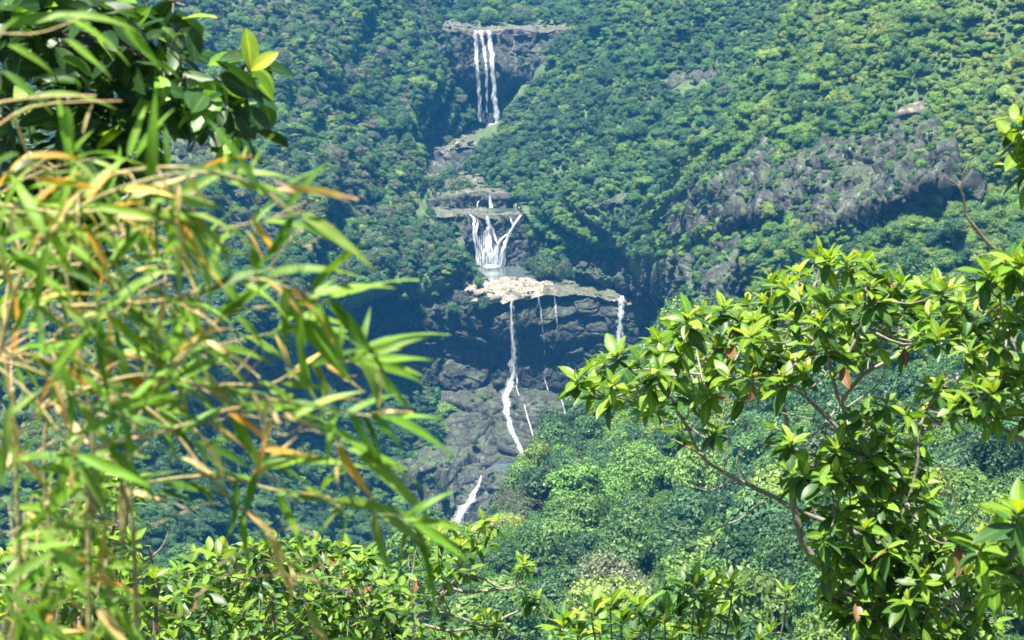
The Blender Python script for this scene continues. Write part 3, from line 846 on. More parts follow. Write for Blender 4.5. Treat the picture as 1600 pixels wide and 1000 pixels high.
# shrubs rooted in the crags and cliffs
def cling(grid, hill, n, seed, rmin, rmax, keep_out=()):
    r = np.random.default_rng(seed)
    W = ROCKGRID[grid]; nn = grid_normals(W).reshape(-1, 3); P = W.reshape(-1, 3)
    w = np.clip(nn[:, 2] + 0.25, 0.02, 1) * np.clip(fbm(P * 0.06, seed, 3) + 0.25, 0, 1)
    i = r.choice(len(P), n, p=w / w.sum())
    P = P[i]; px, py, f = proj(P)
    ok = np.ones(n, bool)
    for poly in keep_out: ok &= ~in_poly(px, py, poly) & ~in_poly(px, py - 6, poly)
    P, px, py = P[ok], px[ok], py[ok]; n = len(P)
    R = r.uniform(rmin, rmax, n)
    k = r.choice(['dark', 'mid', 'bright'], n, p=[.3, .45, .25])
    tint = np.array([np.array(PALETTE[a][r.integers(3)]) * r.uniform(.8, 1.2) for a in k])
    return dict(P=P - np.array([0, 0, 0.5]) * R[:, None], R=R, tint=tint, var=r.integers(0, 6, n), kind=k, px=px * 0 - 999, py=py, hill=np.array([hill] * n), sz=r.uniform(.6, 1.0, n), rot=r.uniform(0, 6.28, n))
WATER = [[(728, 330), (830, 330), (830, 440), (728, 440)], [(735, 40), (812, 40), (790, 215), (740, 205)], [(785, 455), (985, 455), (985, 640), (860, 640), (860, 720), (780, 720), (780, 600)], [(690, 740), (765, 735), (740, 850), (690, 850)]]
SC += [cling('crag_slabs', 'crag', 190, 91, 0.9, 2.4), cling('cliff_right', 'crag', 220, 92, 0.9, 2.4), cling('crag_bluff', 'crag', 70, 93, 1.0, 2.2), cling('cliff_middle', 'cliff', 110, 94, 1.0, 2.2, WATER),
       cling('cliff_upper', 'cliff', 90, 95, 1.2, 2.4, WATER), cling('crag_lower_left', 'crag', 45, 96, 1.0, 1.9, WATER), cling('cliff_third', 'cliff', 60, 97, 1.0, 2.0, WATER), cling('ledge_third', 'ledge', 14, 98, .8, 1.5, WATER),
       cling('stream_bed_middle', 'ledge', 80, 99, .8, 2.2), cling('stream_bed_upper', 'ledge', 34, 103, .8, 1.8, [[(752, 195), (785, 195), (785, 236), (742, 236)]]), cling('ledge_upper', 'ledge', 20, 100, .8, 1.5, WATER), cling('slab_lower', 'slab', 14, 102, .8, 1.5, WATER)]
FOREST = {k: np.concatenate([s[k] for s in SC]) for k in SC[0]}
# the 300 trees that show largest stand as trees of their own
HID = [[(-50,-50),(300,-50),(420,200),(450,330),(560,520),(660,660),(560,740),(730,860),(800,1050),(-50,1050)],
       [(880,600),(960,540),(1060,490),(1280,390),(1400,430),(1600,400),(1700,380),(1700,1100),(1380,1050),(1290,860),(1180,690),(900,640)]]
_, _, fd = proj(FOREST['P'])
big = FOREST['R'] / fd
seen = (FOREST['px'] > 20) & (FOREST['px'] < 1590) & (FOREST['py'] > 40) & (FOREST['py'] < 985)
for h in HID: seen &= ~in_poly(FOREST['px'], FOREST['py'], h)
big = np.where(seen, big, 0)
ONE = np.argsort(-big)[:300]
REST = np.setdiff1d(np.arange(len(big)), ONE)
def size_word(b):
    return 'large' if b > 0.0082 else ('medium' if b > 0.0068 else 'small')
COLW = {'dark': 'dark green', 'mid': 'mid green', 'bright': 'bright green', 'yellow': 'yellow green', 'grey': 'grey green'}
def place_word(px, py):
    if px < 830: return 'by the lowest fall'
    if py < 720: return 'right of the lower pool' if px < 1060 else 'under the leafy branch'
    if py < 830: return 'left of the bare branch' if px < 1120 else 'behind the arching bare branch'
    if px < 940: return 'above the bottom shrub'
    return 'above the whorled shrub' if px < 1180 else 'right of the whorled shrub'
firsts = {}
def ordinal(n):
    w = ['first', 'second', 'third', 'fourth', 'fifth', 'sixth', 'seventh', 'eighth', 'ninth', 'tenth']
    return w[n] if n < 10 else f"{n + 1}" + ('th' if 10 <= (n + 1) % 100 <= 20 else {1: 'st', 2: 'nd', 3: 'rd'}.get((n + 1) % 10, 'th'))
sets = {}
for q in sorted(ONE, key=lambda q: FOREST['px'][q]):
    sets.setdefault((size_word(big[q]), COLW[FOREST['kind'][q]], place_word(FOREST['px'][q], FOREST['py'][q])), []).append(q)
LABELS = {}
for (sw, cw_, pw), qs in sets.items():
    for n_, q in enumerate(qs):
        LABELS[q] = f"{sw} {cw_} tree {pw}" if len(qs) == 1 else f"{ordinal(n_)} from left of the {sw} {cw_} trees {pw}"
for q in ONE:
    P, R = FOREST['P'][q], FOREST['R'][q]
    e = link('forest_tree', None, None, P)
    tag(e, LABELS[q], 'tree', 'forest trees on the near slope')
    c = link('crown', CROWNS[FOREST['var'][q]], e, (0, 0, 0.75 * R))
    c.scale = (R, R, R * FOREST['sz'][q]); c.rotation_euler = (0, 0, FOREST['rot'][q])
    c['tint'] = [float(v) for v in FOREST['tint'][q]]
    t = link('trunk', TRUNKS[q % 3], e, (0, 0, 0.75 * R)); t.scale = (R, R, R)
    firsts.setdefault(int(FOREST['var'][q]), c)
print('forest', len(big), 'individual', len(ONE), 'variants', sorted(firsts))

def forest_mass(name, P, R, tint, var, sz, rot, protos, lift):
    me = bpy.data.meshes.new(name)
    me.vertices.add(len(P))
    PP = P.copy(); PP[:, 2] += lift * R
    me.vertices.foreach_set('co', PP.astype(np.float32).ravel())
    def attr(n, typ, arr, key):
        a = me.attributes.new(n, typ, 'POINT'); a.data.foreach_set(key, np.ascontiguousarray(arr).ravel())
    attr('tint', 'FLOAT_VECTOR', tint.astype(np.float32), 'vector')
    attr('scl', 'FLOAT_VECTOR', np.stack([R * (0.8 + 0.45 * _hash(np.arange(len(R)), np.arange(len(R)), np.arange(len(R)), 5)), R, R * sz], -1).astype(np.float32), 'vector')
    attr('rotv', 'FLOAT_VECTOR', np.stack([0.3 * np.sin(rot * 7), 0.3 * np.cos(rot * 5), rot], -1).astype(np.float32), 'vector')
    attr('var', 'INT', var.astype(np.int32), 'value')
    o = link(name, me)
    ng = bpy.data.node_groups.new(name + '_scatter', 'GeometryNodeTree')
    ng.interface.new_socket('Geometry', in_out='INPUT', socket_type='NodeSocketGeometry')
    ng.interface.new_socket('Geometry', in_out='OUTPUT', socket_type='NodeSocketGeometry')
    N, L = ng.nodes, ng.links
    gi, go = N.new('NodeGroupInput'), N.new('NodeGroupOutput')
    jn = N.new('GeometryNodeJoinGeometry')
    def named(n, typ):
        a = N.new('GeometryNodeInputNamedAttribute'); a.data_type = typ; a.inputs[0].default_value = n
        return a.outputs['Attribute']
    sc_, ro, va = named('scl', 'FLOAT_VECTOR'), named('rotv', 'FLOAT_VECTOR'), named('var', 'INT')
    er = N.new('FunctionNodeEulerToRotation'); L.new(ro, er.inputs[0])
    for k, ob in protos.items():
        oi = N.new('GeometryNodeObjectInfo'); oi.inputs['Object'].default_value = ob; oi.transform_space = 'ORIGINAL'
        oi.inputs['As Instance'].default_value = True
        cmp_ = N.new('FunctionNodeCompare'); cmp_.data_type = 'INT'; cmp_.operation = 'EQUAL'
        L.new(va, cmp_.inputs[2]); cmp_.inputs[3].default_value = k
        ip = N.new('GeometryNodeInstanceOnPoints')
        L.new(gi.outputs[0], ip.inputs['Points']); L.new(cmp_.outputs[0], ip.inputs['Selection'])
        L.new(oi.outputs['Geometry'], ip.inputs['Instance']); L.new(er.outputs[0], ip.inputs['Rotation']); L.new(sc_, ip.inputs['Scale'])
        L.new(ip.outputs[0], jn.inputs[0])
    L.new(jn.outputs[0], go.inputs[0])
    md = o.modifiers.new('scatter', 'NODES'); md.node_group = ng
    return o
v = FOREST['var'][REST]
v = np.where(np.isin(v, list(firsts)), v, list(firsts)[0])
fm = forest_mass('forest', FOREST['P'][REST], FOREST['R'][REST], FOREST['tint'][REST], v, FOREST['sz'][REST], FOREST['rot'][REST], firsts, 0.6)
tag(fm, 'dense green forest covering both flanks of the far valley', 'forest', kind='stuff')

# ------------------------------------------------------------------ waterfalls
ROCKP = np.concatenate(ROCKS)
RPX, RPY, _ = proj(ROCKP)
RY = ROCKP[:, 1]
def surface_Y(px, py, Yg, rad_=4.0, win=40):
    k = (np.abs(RPX - px) < rad_) & (np.abs(RPY - py) < rad_) & (np.abs(RY - Yg) < win)
    return RY[k].min() if k.any() else Yg
def strand(parent, pts, dens, off=0.8, name='strand', n=None, free=True):
    """pts: (px, py, distance guess, width in photo pixels); a bulging ribbon of falling water clear of the rock behind it"""
    pts = np.array(pts, float)
    n = n or max(8, int((pts[-1, 1] - pts[0, 1]) / 2.5))
    q = cr(np.linspace(0, len(pts) - 1, n), pts)
    Y = np.array([surface_Y(a, b, c) for a, b, c, d in q]) - off
    if free: Y = np.minimum.accumulate(Y)
    Y = np.convolve(np.pad(Y, 2, mode='edge'), np.ones(5) / 5, 'valid')
    c = at(q[:, 0], q[:, 1], Y)
    wd = q[:, 3] * Y / FPX
    r = np.random.default_rng(int(pts[0, 0] * 7 + pts[0, 1]))
    nv = 9
    u = np.linspace(-1, 1, nv)
    jit = fbm(np.stack([np.arange(n) * 0.3, np.zeros(n), np.full(n, pts[0, 0])], -1), 3, 3)
    V = np.zeros((n, nv, 3)); UV = np.zeros((n, nv, 2))
    for j, a in enumerate(u):
        w = wd * 0.5 * (1 + 0.35 * fbm(np.stack([np.arange(n) * 0.35, np.full(n, 3.0 * np.sign(a)), np.full(n, pts[0, 0])], -1), 9, 3))
        V[:, j, 0] = c[:, 0] + a * w + 0.25 * jit * wd
        V[:, j, 1] = c[:, 1] - 0.45 * w * (1 - a * a)
        V[:, j, 2] = c[:, 2] + 0.15 * w * r.normal(size=n) * 0.4
        UV[:, j, 0] = (a + 1) / 2
    dd = np.broadcast_to(np.asarray(dens, float), (len(pts),)) if np.ndim(dens) else np.full(len(pts), dens)
    UV[:, :, 1] = np.interp(np.linspace(0, len(pts) - 1, n), np.arange(len(pts)), dd)[:, None]
    o = link(name, raw_mesh(name, V.reshape(-1, 3) - np.array(parent.location), grid_faces(n, nv), M_FALLS, True, uv=UV.reshape(-1, 2)), parent)
    return o
def foam(parent, px, py, Y, w, h, seed):
    """churned white water where a fall lands"""
    r = np.random.default_rng(seed)
    u = np.linspace(0, 1, 16); v = np.linspace(0, np.pi, 12)
    U, Vv = np.meshgrid(u, v, indexing='ij')
    s = Y / FPX
    c = at(px, py, Y)
    bump = 1 + 0.5 * fbm(np.stack([U * 6, Vv * 2, U * 0 + seed], -1), seed, 3)
    P = np.stack([c[0] + (U - 0.5) * w * s, c[1] - np.cos(Vv) * 0.35 * w * s * np.sin(np.pi * U), c[2] + np.sin(Vv) * h * s * bump * np.sin(np.pi * U) ** 0.6 - 0.2], -1)
    UV = np.stack([0.5 + 0.42 * np.cos(np.pi * U), 0.55 + 0 * U], -1)
    link('foam', raw_mesh('foam', P.reshape(-1, 3) - np.array(parent.location), grid_faces(16, 12), M_FALLS, True, uv=UV.reshape(-1, 2)), parent)
def fall(px, py, Y, label):
    e = link('waterfall', None, None, at(px, py, Y)); tag(e, label, 'waterfall', 'waterfalls of the stepped stream')
    bpy.context.view_layer.update()
    return e
w = fall(765, 200, 1580, 'tall slender white waterfall dropping from the topmost ledge of the valley')
strand(w, [(743,47,1568,9),(744,60,1564,8),(744,85,1562,7),(747,120,1562,8),(749,150,1568,8),(751,190,1568,8)], [.72,.7,.62,.6,.56,.52])
strand(w, [(752,46.5,1568,11),(754,60,1564,8),(757,85,1562,7),(760,120,1562,6),(761,150,1568,5),(761,176,1568,5)], [.72,.66,.6,.54,.48,.4])
strand(w, [(763,47,1572,8),(766,65,1570,9),(769,95,1575,8),(771,125,1580,8),(774,155,1588,9),(777,180,1585,10),(778,199,1582,9)], [.72,.75,.75,.72,.75,.8,.8])
strand(w, [(803,57,1572,2),(804,75,1575,3),(806,100,1580,2),(806,128,1590,2)], [.4,.36,.34,.2])
strand(w, [(757,172,1585,6),(754,182,1580,9),(756,192,1575,10)], .6)
strand(w, [(768,176,1583,10),(764,187,1576,16),(767,200,1570,14)], .62)
strand(w, [(775,195,1576,8),(771,203,1560,6)], .6)
foam(w, 767, 200, 1565, 20, 4, 5)
w = fall(768, 326, 1340, 'short flared spout and side trickles over the third ledge into its shelf pool')
strand(w, [(766,304,1346,3),(766,311,1344,4),(766,318,1342,6),(767,325,1340,8)], [.62,.66,.66,.62])
strand(w, [(752,310,1346,2.5),(747,316,1344,3),(746,324,1342,3)], .55)
strand(w, [(808,312,1346,2.5),(810,318,1344,3),(812,326,1342,3)], .5)
w = fall(768, 415, 1296, 'fan of branching white cascades between the shelf pool and the middle pool')
strand(w, [(734,335,1305,4),(740,341,1304,5),(741,355,1302,4),(741,372,1300,5),(745,392,1298,5),(749,414,1294,5)], [.8,.8,.7,.7,.62,.55])
strand(w, [(745,340,1305,3),(746,352,1303,4),(744,366,1300,5),(749,382,1298,5),(755,398,1296,5),(758,414,1294,5)], [.7,.7,.66,.62,.58,.56])
strand(w, [(762,337,1305,4),(763,346,1303,7),(765,354,1301,9),(763,364,1299,13),(764,380,1297,12),(766,414,1294,8)], [.85,.85,.75,.6,.5,.5])
strand(w, [(770,356,1302,4),(773,370,1299,5),(777,380,1297,5)], .7)
strand(w, [(813,336,1304,5),(806,347,1302,6),(799,360,1300,8),(792,372,1298,8),(787,386,1296,6),(784,400,1295,5),(783,414,1293,5)], [.82,.8,.72,.7,.72,.7,.66])
strand(w, [(798,337,1304,3),(799,345,1302,4),(801,352,1301,4),(797,362,1299,4)], .65)
strand(w, [(790,366,1299,6),(780,378,1297,6),(776,392,1296,8),(775,414,1293,10)], [.6,.62,.6,.58])
strand(w, [(785,384,1297,5),(787,397,1295,5),(783,414,1293,7)], .62)
for x0 in range(743, 793, 3):
    y0 = 374 if x0 < 752 else 360 if x0 < 770 else 386 if x0 < 778 else 378
    y0 += random.uniform(-6, 8); xb = 767 + (x0 - 767) * 0.86 + random.uniform(-1, 1)
    strand(w, [(x0, y0, 1300, 1.5), ((x0 + xb) / 2 + random.uniform(-1, 1), (y0 + 414) / 2, 1297, random.uniform(2.5, 4.5)), (xb, 414.5, 1293, random.uniform(3, 5))], [.5, random.uniform(.55, .72), random.uniform(.55, .7)], 0.6)
foam(w, 768, 416, 1284, 44, 2, 8)
w = fall(800, 720, 1165, 'long single white fall off the middle ledge continuing down the sloping slab')
strand(w, [(799,470,1212,4),(799,482,1210,5),(799,505,1215,5),(800,530,1222,6),(803,555,1226,8),(803,578,1212,9),(799,596,1208,7),(793,610,1204,6)], [.75,.7,.62,.58,.58,.6,.68,.74], 1.2)
strand(w, [(794,607,1204,7),(790,620,1198,9),(791,640,1188,7),(796,658,1180,5.5),(801,674,1172,5.5),(809,690,1166,5),(816,706,1160,5.5),(822,719,1156,8)], [.78,.8,.74,.7,.68,.68,.72,.72], 0.9)
strand(w, [(799,474,1212,10),(800,510,1215,13),(802,550,1226,17),(801,590,1214,20),(794,612,1202,18)], [.4,.4,.42,.45,.5], 0.6)
strand(w, [(792,612,1202,18),(791,640,1188,16),(799,668,1175,14),(812,700,1162,14),(823,720,1156,20)], [.5,.46,.44,.46,.55], 0.7)
strand(w, [(803,575,1222,3),(808,592,1214,2.5),(807,606,1206,2.5),(811,618,1200,2)], .55)
foam(w, 824, 719, 1150, 16, 3, 12)
w = fall(848, 615, 1220, 'thin wispy trickles beside the long fall on the dark middle wall')
strand(w, [(838,452,1222,3),(841,462,1220,3.5),(844,480,1219,4),(847,505,1226,3),(850,530,1232,3),(851,556,1238,3)], [.62,.6,.55,.42,.34,.25])
strand(w, [(866,456,1222,4),(868,478,1220,5),(870,500,1228,6),(872,528,1234,6)], [.5,.42,.36,.22])
strand(w, [(847,578,1236,3),(851,592,1228,2.5),(856,610,1218,3)], [.3,.5,.5])
strand(w, [(819,632,1190,2),(823,648,1184,2.5),(829,668,1174,3),(836,692,1166,2.5)], .62)
strand(w, [(873,618,1200,2),(879,630,1194,2.5),(883,648,1188,3)], .55)
w = fall(966, 600, 1212, 'isolated white fall at the right end of the middle ledge behind the leafy branch')
strand(w, [(971,462,1216,6),(971,472,1212,8),(970,490,1210,8),(968,515,1214,9),(966,545,1218,9),(965,580,1216,10),(964,610,1212,10)], [.9,.85,.78,.72,.66,.6,.55], 1.6)
strand(w, [(971,464,1216,14),(969,500,1210,16),(966,550,1216,20),(964,612,1212,24)], [.45,.44,.42,.42], 0.8)
w = fall(735, 822, 1105, 'lowest white fall widening over boulders above the bottom shrub')
strand(w, [(752,743,1130,3),(750,752,1126,4),(745,765,1120,5),(738,778,1114,7),(728,790,1110,10),(719,803,1106,13),(713,820,1102,14),(708,838,1098,13)], [.8,.76,.72,.7,.68,.64,.62,.6], 1.0)
strand(w, [(750,750,1126,9),(738,778,1114,16),(722,800,1106,26),(710,836,1098,30)], [.5,.5,.5,.5], 0.8)
strand(w, [(791,748,1126,2.5),(798,754,1122,3),(805,762,1118,3)], .7)

# ------------------------------------------------------------------ boulders along the stream
def boulder_mesh(seed):
    r = np.random.default_rng(seed)
    u = np.linspace(0.02, np.pi - 0.02, 11); v = np.linspace(0, 2 * np.pi, 17)[:-1]
    U, V_ = np.meshgrid(u, v, indexing='ij')
    P = np.stack([np.sin(U) * np.cos(V_), np.sin(U) * np.sin(V_), np.cos(U)], -1)
    for _ in range(9):                                   # facets
        n = r.normal(size=3); n /= np.linalg.norm(n); d = r.uniform(0.55, 0.85)
        k = (P @ n) - d
        P = P - np.clip(k, 0, None)[..., None] * n * 0.9
    P = P * (1 + 0.12 * fbm(P * 2.2, seed, 3))[..., None] * np.array([1, 0.85, 0.68])
    i = np.arange(10)[:, None] * 16; j = np.arange(16)[None]; k = (j + 1) % 16
    F = np.stack([i + j, i + k, i + 16 + k, i + 16 + j], -1).reshape(-1, 4)
    return P.reshape(-1, 3), F
BM = {}
for k in range(4):
    V, F = boulder_mesh(700 + k)
    for nm, mt in (('pale', M_LEDGE), ('cream', M_CREAM), ('dark', M_CRAG)):
        BM[(nm, k)] = raw_mesh('boulder', V, F, mt)
for i, (px, py, Y, sz, kind, lab) in enumerate([
 (714, 224, 1461, 5, 'cream', 'small pale boulder standing on the second ledge'),
 (735, 222, 1465, 7, 'pale', 'flat grey boulder beside the stream on the second ledge'),
 (776, 214, 1500, 6, 'pale', 'grey boulder at the foot of the topmost fall'),
 (746, 274, 1420, 6, 'pale', 'upright pale boulder right of the round bush'),
 (751, 282, 1405, 8, 'pale', 'broad grey boulder just below the upright one by the round bush'),
 (741, 290, 1390, 6, 'dark', 'dark boulder left of the stream above the third ledge'),
 (772, 288, 1388, 7, 'dark', 'dark boulder right of the stream above the third ledge'),
 (783, 297, 1362, 7, 'pale', 'grey boulder near the right bank above the third ledge'),
 (755, 298, 1365, 5, 'pale', 'small grey boulder in midstream above the third ledge'),
 (788, 308, 1342, 13, 'dark', 'rounded dark rock between the spout and right trickle on the third ledge'),
 (756, 313, 1343, 8, 'dark', 'dark rock between the two left trickles of the third ledge'),
 (757, 436, 1250, 6, 'pale', 'grey boulder at the left outlet of the middle pool'),
 (800, 438, 1250, 5, 'pale', 'small grey boulder on the rim of the middle pool'),
 (812, 439, 1248, 4, 'dark', 'tiny dark rock on the rim of the middle pool'),
 (838, 439, 1248, 4, 'pale', 'small rock at the right of the middle pool rim'),
 (748, 458, 1211, 10, 'cream', 'cream boulder at the left end of the middle ledge'),
 (742, 470, 1207, 8, 'cream', 'cream block hanging below the left end of the middle ledge'),
 (775, 466, 1209, 12, 'cream', 'large cream block left of the long fall at the ledge lip'),
 (822, 464, 1212, 9, 'cream', 'cream block right of the long fall at the ledge lip'),
 (778, 600, 1205, 12, 'dark', 'grey boulder left of the bend where the long fall meets the slab'),
 (772, 586, 1210, 8, 'dark', 'small boulder above the slab left of the long fall'),
 (732, 600, 1206, 11, 'dark', 'dark boulder at the upper left corner of the slab'),
 (770, 742, 1132, 12, 'dark', 'dark boulder damming the lower pool'),
 (790, 744, 1130, 10, 'dark', 'dark boulder on the right rim of the lower pool'),
 (730, 716, 1140, 9, 'pale', 'pale boulder on top of the crag left of the lower pool'),
 (742, 738, 1130, 7, 'pale', 'pale rock at the lip of the lowest fall'),
 (772, 764, 1112, 14, 'dark', 'big dark boulder right of the lowest fall')]):
    s = sz * Y / FPX
    o = link('boulder', BM[(kind, i % 4)], None, at(px, py, Y - 0.3 * s))
    o.scale = (s, s, s * random.uniform(0.75, 1.05)); o.rotation_euler = (random.uniform(-.2, .2), random.uniform(-.2, .2), random.uniform(0, 6))
    tag(o, lab, 'boulder', 'boulders along the stream')

# ------------------------------------------------------------------ shrubs standing by themselves on ledges and cliffs
def shrub(px, py, Y, wpx, hpx, tint, label, var, group, name='bush', lift=0.1):
    R = wpx / 2 * Y / FPX; H = hpx * Y / FPX
    base = at(px, py, Y)
    e = link(name, None, None, base); tag(e, label, 'tree' if 'tree' in name else 'bush', group)
    c = link('crown', CROWNS[var], e, (0, 0, lift * H)); c.scale = (R, R * 0.9, H * 0.85); c.rotation_euler = (0, 0, random.uniform(0, 6)); c['tint'] = list(tint)
    t = link('trunk', TRUNKS[var % 3], e, (0, 0, H * 0.5)); t.scale = (R * 0.5, R * 0.5, H * 0.55)
G1 = 'bushes beside the stream'
shrub(720, 302, 1368, 50, 30, (0.1, 0.15, 0.05), 'round olive green bush above the third ledge left of the stream', 1, G1)
shrub(683, 300, 1366, 40, 26, (0.07, 0.13, 0.045), 'darker bush just left of the round olive bush', 3, G1)
shrub(700, 284, 1420, 44, 24, (0.05, 0.11, 0.04), 'leafy bush below the second ledge', 5, G1)
shrub(652, 300, 1350, 36, 34, (0.05, 0.1, 0.035), 'bush at the left end of the third ledge', 0, G1)
shrub(695, 320, 1330, 26, 16, (0.09, 0.12, 0.06), 'small grey green bush on the shelf left of the spout', 6, G1)
shrub(672, 345, 1306, 34, 26, (0.05, 0.11, 0.035), 'bush hanging at the left of the branching cascades', 2, G1)
shrub(850, 432, 1250, 62, 42, (0.065, 0.12, 0.04), 'broad bush on the right bank of the middle pool', 5, G1)
shrub(880, 436, 1240, 40, 42, (0.1, 0.13, 0.07), 'grey green bush between the middle pool and the rock bluff', 7, G1)
shrub(828, 424, 1268, 30, 26, (0.055, 0.11, 0.04), 'small dark bush at the right edge of the middle pool', 0, G1)
shrub(748, 447, 1222, 24, 16, (0.1, 0.16, 0.05), 'light green bush at the left end of the middle ledge', 4, G1)
shrub(757, 482, 1205, 40, 24, (0.05, 0.1, 0.035), 'bush hanging under the cream rock of the middle ledge', 2, G1)
shrub(728, 478, 1203, 22, 14, (0.06, 0.11, 0.035), 'small bush left of the hanging bush below the middle ledge', 0, G1)
shrub(620, 545, 1208, 26, 18, (0.055, 0.11, 0.045), 'lone bush growing on the dark middle wall', 3, G1)
shrub(690, 780, 1106, 26, 36, (0.06, 0.11, 0.04), 'bush in the cleft of the crag left of the lowest fall', 1, G1)
shrub(760, 625, 1195, 26, 12, (0.09, 0.13, 0.05), 'yellowish bush at the left edge of the slab', 0, G1)
shrub(742, 694, 1160, 18, 10, (0.06, 0.1, 0.04), 'small bush in the middle of the slab edge', 5, G1)
shrub(738, 268, 1440, 40, 22, (0.045, 0.1, 0.035), 'dark bush right of the leafy bush below the second ledge', 5, G1)
shrub(700, 222, 1478, 34, 12, (0.06, 0.11, 0.045), 'low bush on the second ledge behind its lip', 2, G1)
G2 = 'bushes clinging to the cliffs'
r_ = np.random.default_rng(77)
for i, (px, py, Y) in enumerate([(1065,300,1062),(1100,320,1035),(1130,285,1025),(1165,300,1005),(1010,365,1110),(1075,375,1060),(1190,250,1010),(1260,300,955),
                                 (1300,262,925),(1345,322,890),(1400,290,856),(1440,262,842),(1380,240,880),(1320,240,915),(1280,350,925),(1455,235,838),
                                 (590,462,1205),(630,468,1200),(680,462,1204),(655,490,1206),(580,500,1205),(706,488,1206),(615,500,1212),(560,480,1204),
                                 (700,80,1555),(715,105,1560),(690,60,1555),(725,130,1570),(870,70,1560),(880,95,1545),(705,128,1560),(850,110,1572)]):
    wpx = r_.uniform(14, 26)
    region = ('crag of slanting slabs', 'right cliff band', 'left part of the middle wall', 'wall beside the topmost fall')[0 if i < 7 else 1 if i < 16 else 2 if i < 24 else 3]
    base_i = (0, 7, 16, 24)[0 if i < 7 else 1 if i < 16 else 2 if i < 24 else 3]
    kn = ('mid', 'dark', 'bright')[i % 3]
    shrub(px, py, Y, wpx, wpx * r_.uniform(0.5, 0.8), np.array(PALETTE[kn][0]) * r_.uniform(0.8, 1.2), f"{COLW[kn]} bush, {ordinal((i - base_i) // 3)} of its colour, on the {region}", int(r_.integers(0, 6)), G2)
shrub(958, 945, 470, 140, 115, (0.17, 0.2, 0.11), 'pale feathery tree with thin white stems low in the middle of the slope', 7, 'forest trees on the near slope', 'feathery_tree')
shrub(1010, 965, 455, 90, 80, (0.14, 0.18, 0.09), 'smaller pale feathery tree right of the large pale one', 6, 'forest trees on the near slope', 'feathery_tree')

# ------------------------------------------------------------------ foreground plants
def leaf_data(kind, seed=0):
    """unit leaf along +Y, face up +Z; returns V, F, UV"""
    r = np.random.default_rng(seed)
    n = 8
    t = np.linspace(0, 1, n)
    if kind == 'broad':
        hw = 0.2 * np.sin(np.pi * t ** 0.9) ** 0.75; hw[0] = 0.012; hw[-1] = 0.006
    elif kind == 'oval':
        hw = 0.23 * np.sin(np.pi * t ** 1.0) ** 0.65; hw[0] = 0.012; hw[-1] = 0.012
    elif kind == 'spoon':
        hw = 0.15 * np.sin(np.pi * t ** 1.35) ** 0.8; hw[0] = 0.015; hw[-1] = 0.01
    elif kind == 'blade':
        hw = 0.062 * np.sin(np.pi * np.clip(t * 1.02, 0, 1) ** 0.62) ** 0.8 + 0.004; hw[0] = 0.01; hw[-1] = 0.002
    else:  # withered
        hw = 0.05 * np.sin(np.pi * t ** 0.7) ** 0.8 + 0.004; hw[-1] = 0.002
    bend = r.uniform(0.05, 0.28) if kind not in ('blade', 'withered') else r.uniform(0.1, 0.45)
    twist = r.uniform(-0.35, 0.35) if kind != 'withered' else r.uniform(-2.4, 2.4)
    fold = r.uniform(0.15, 0.55)
    wav = r.uniform(0.0, 0.03)
    V, UV = [], []
    for i in range(n):
        y = t[i] * (1 - 0.12 * bend * t[i]); z = -bend * t[i] ** 2
        a = twist * t[i]
        for u in (-1, 0, 1):
            x = u * hw[i]; zz = abs(u) * hw[i] * fold + wav * math.sin(9 * t[i] + u) * abs(u)
            V.append((x * math.cos(a) - zz * math.sin(a), y, z + x * math.sin(a) + zz * math.cos(a)))
            UV.append((0.5 + 0.5 * u, t[i]))
    return np.array(V), grid_faces(n, 3), np.array(UV)
M_GLOSSY = mat_leaf('glossy_leaf', 0.42, 0.36, 1.5, 0.32)
M_BLADE = mat_leaf('bamboo_leaf', 0.5, 0.36, 1.15, 0.25, (1.2, 1.3, 0.45))
LEAF = {}
for kind, mt, cnt in (('broad', M_GLOSSY, 6), ('oval', M_GLOSSY, 4), ('spoon', M_GLOSSY, 4), ('blade', M_BLADE, 6), ('withered', M_BLADE, 5)):
    LEAF[kind] = []
    for k in range(cnt):
        V, F, UV = leaf_data(kind, 900 + 31 * k + len(kind))
        LEAF[kind].append((raw_mesh('leaf', V, F, mt, True, uv=UV), V, F, UV))
def frame(d, up):
    y = np.asarray(d, float); y = y / np.linalg.norm(y)
    z = np.asarray(up, float); z = z - y * z.dot(y)
    if np.linalg.norm(z) < 1e-4: z = np.cross(y, (1, 0, 0.1))
    z = z / np.linalg.norm(z)
    return np.stack([np.cross(y, z), y, z], 1)
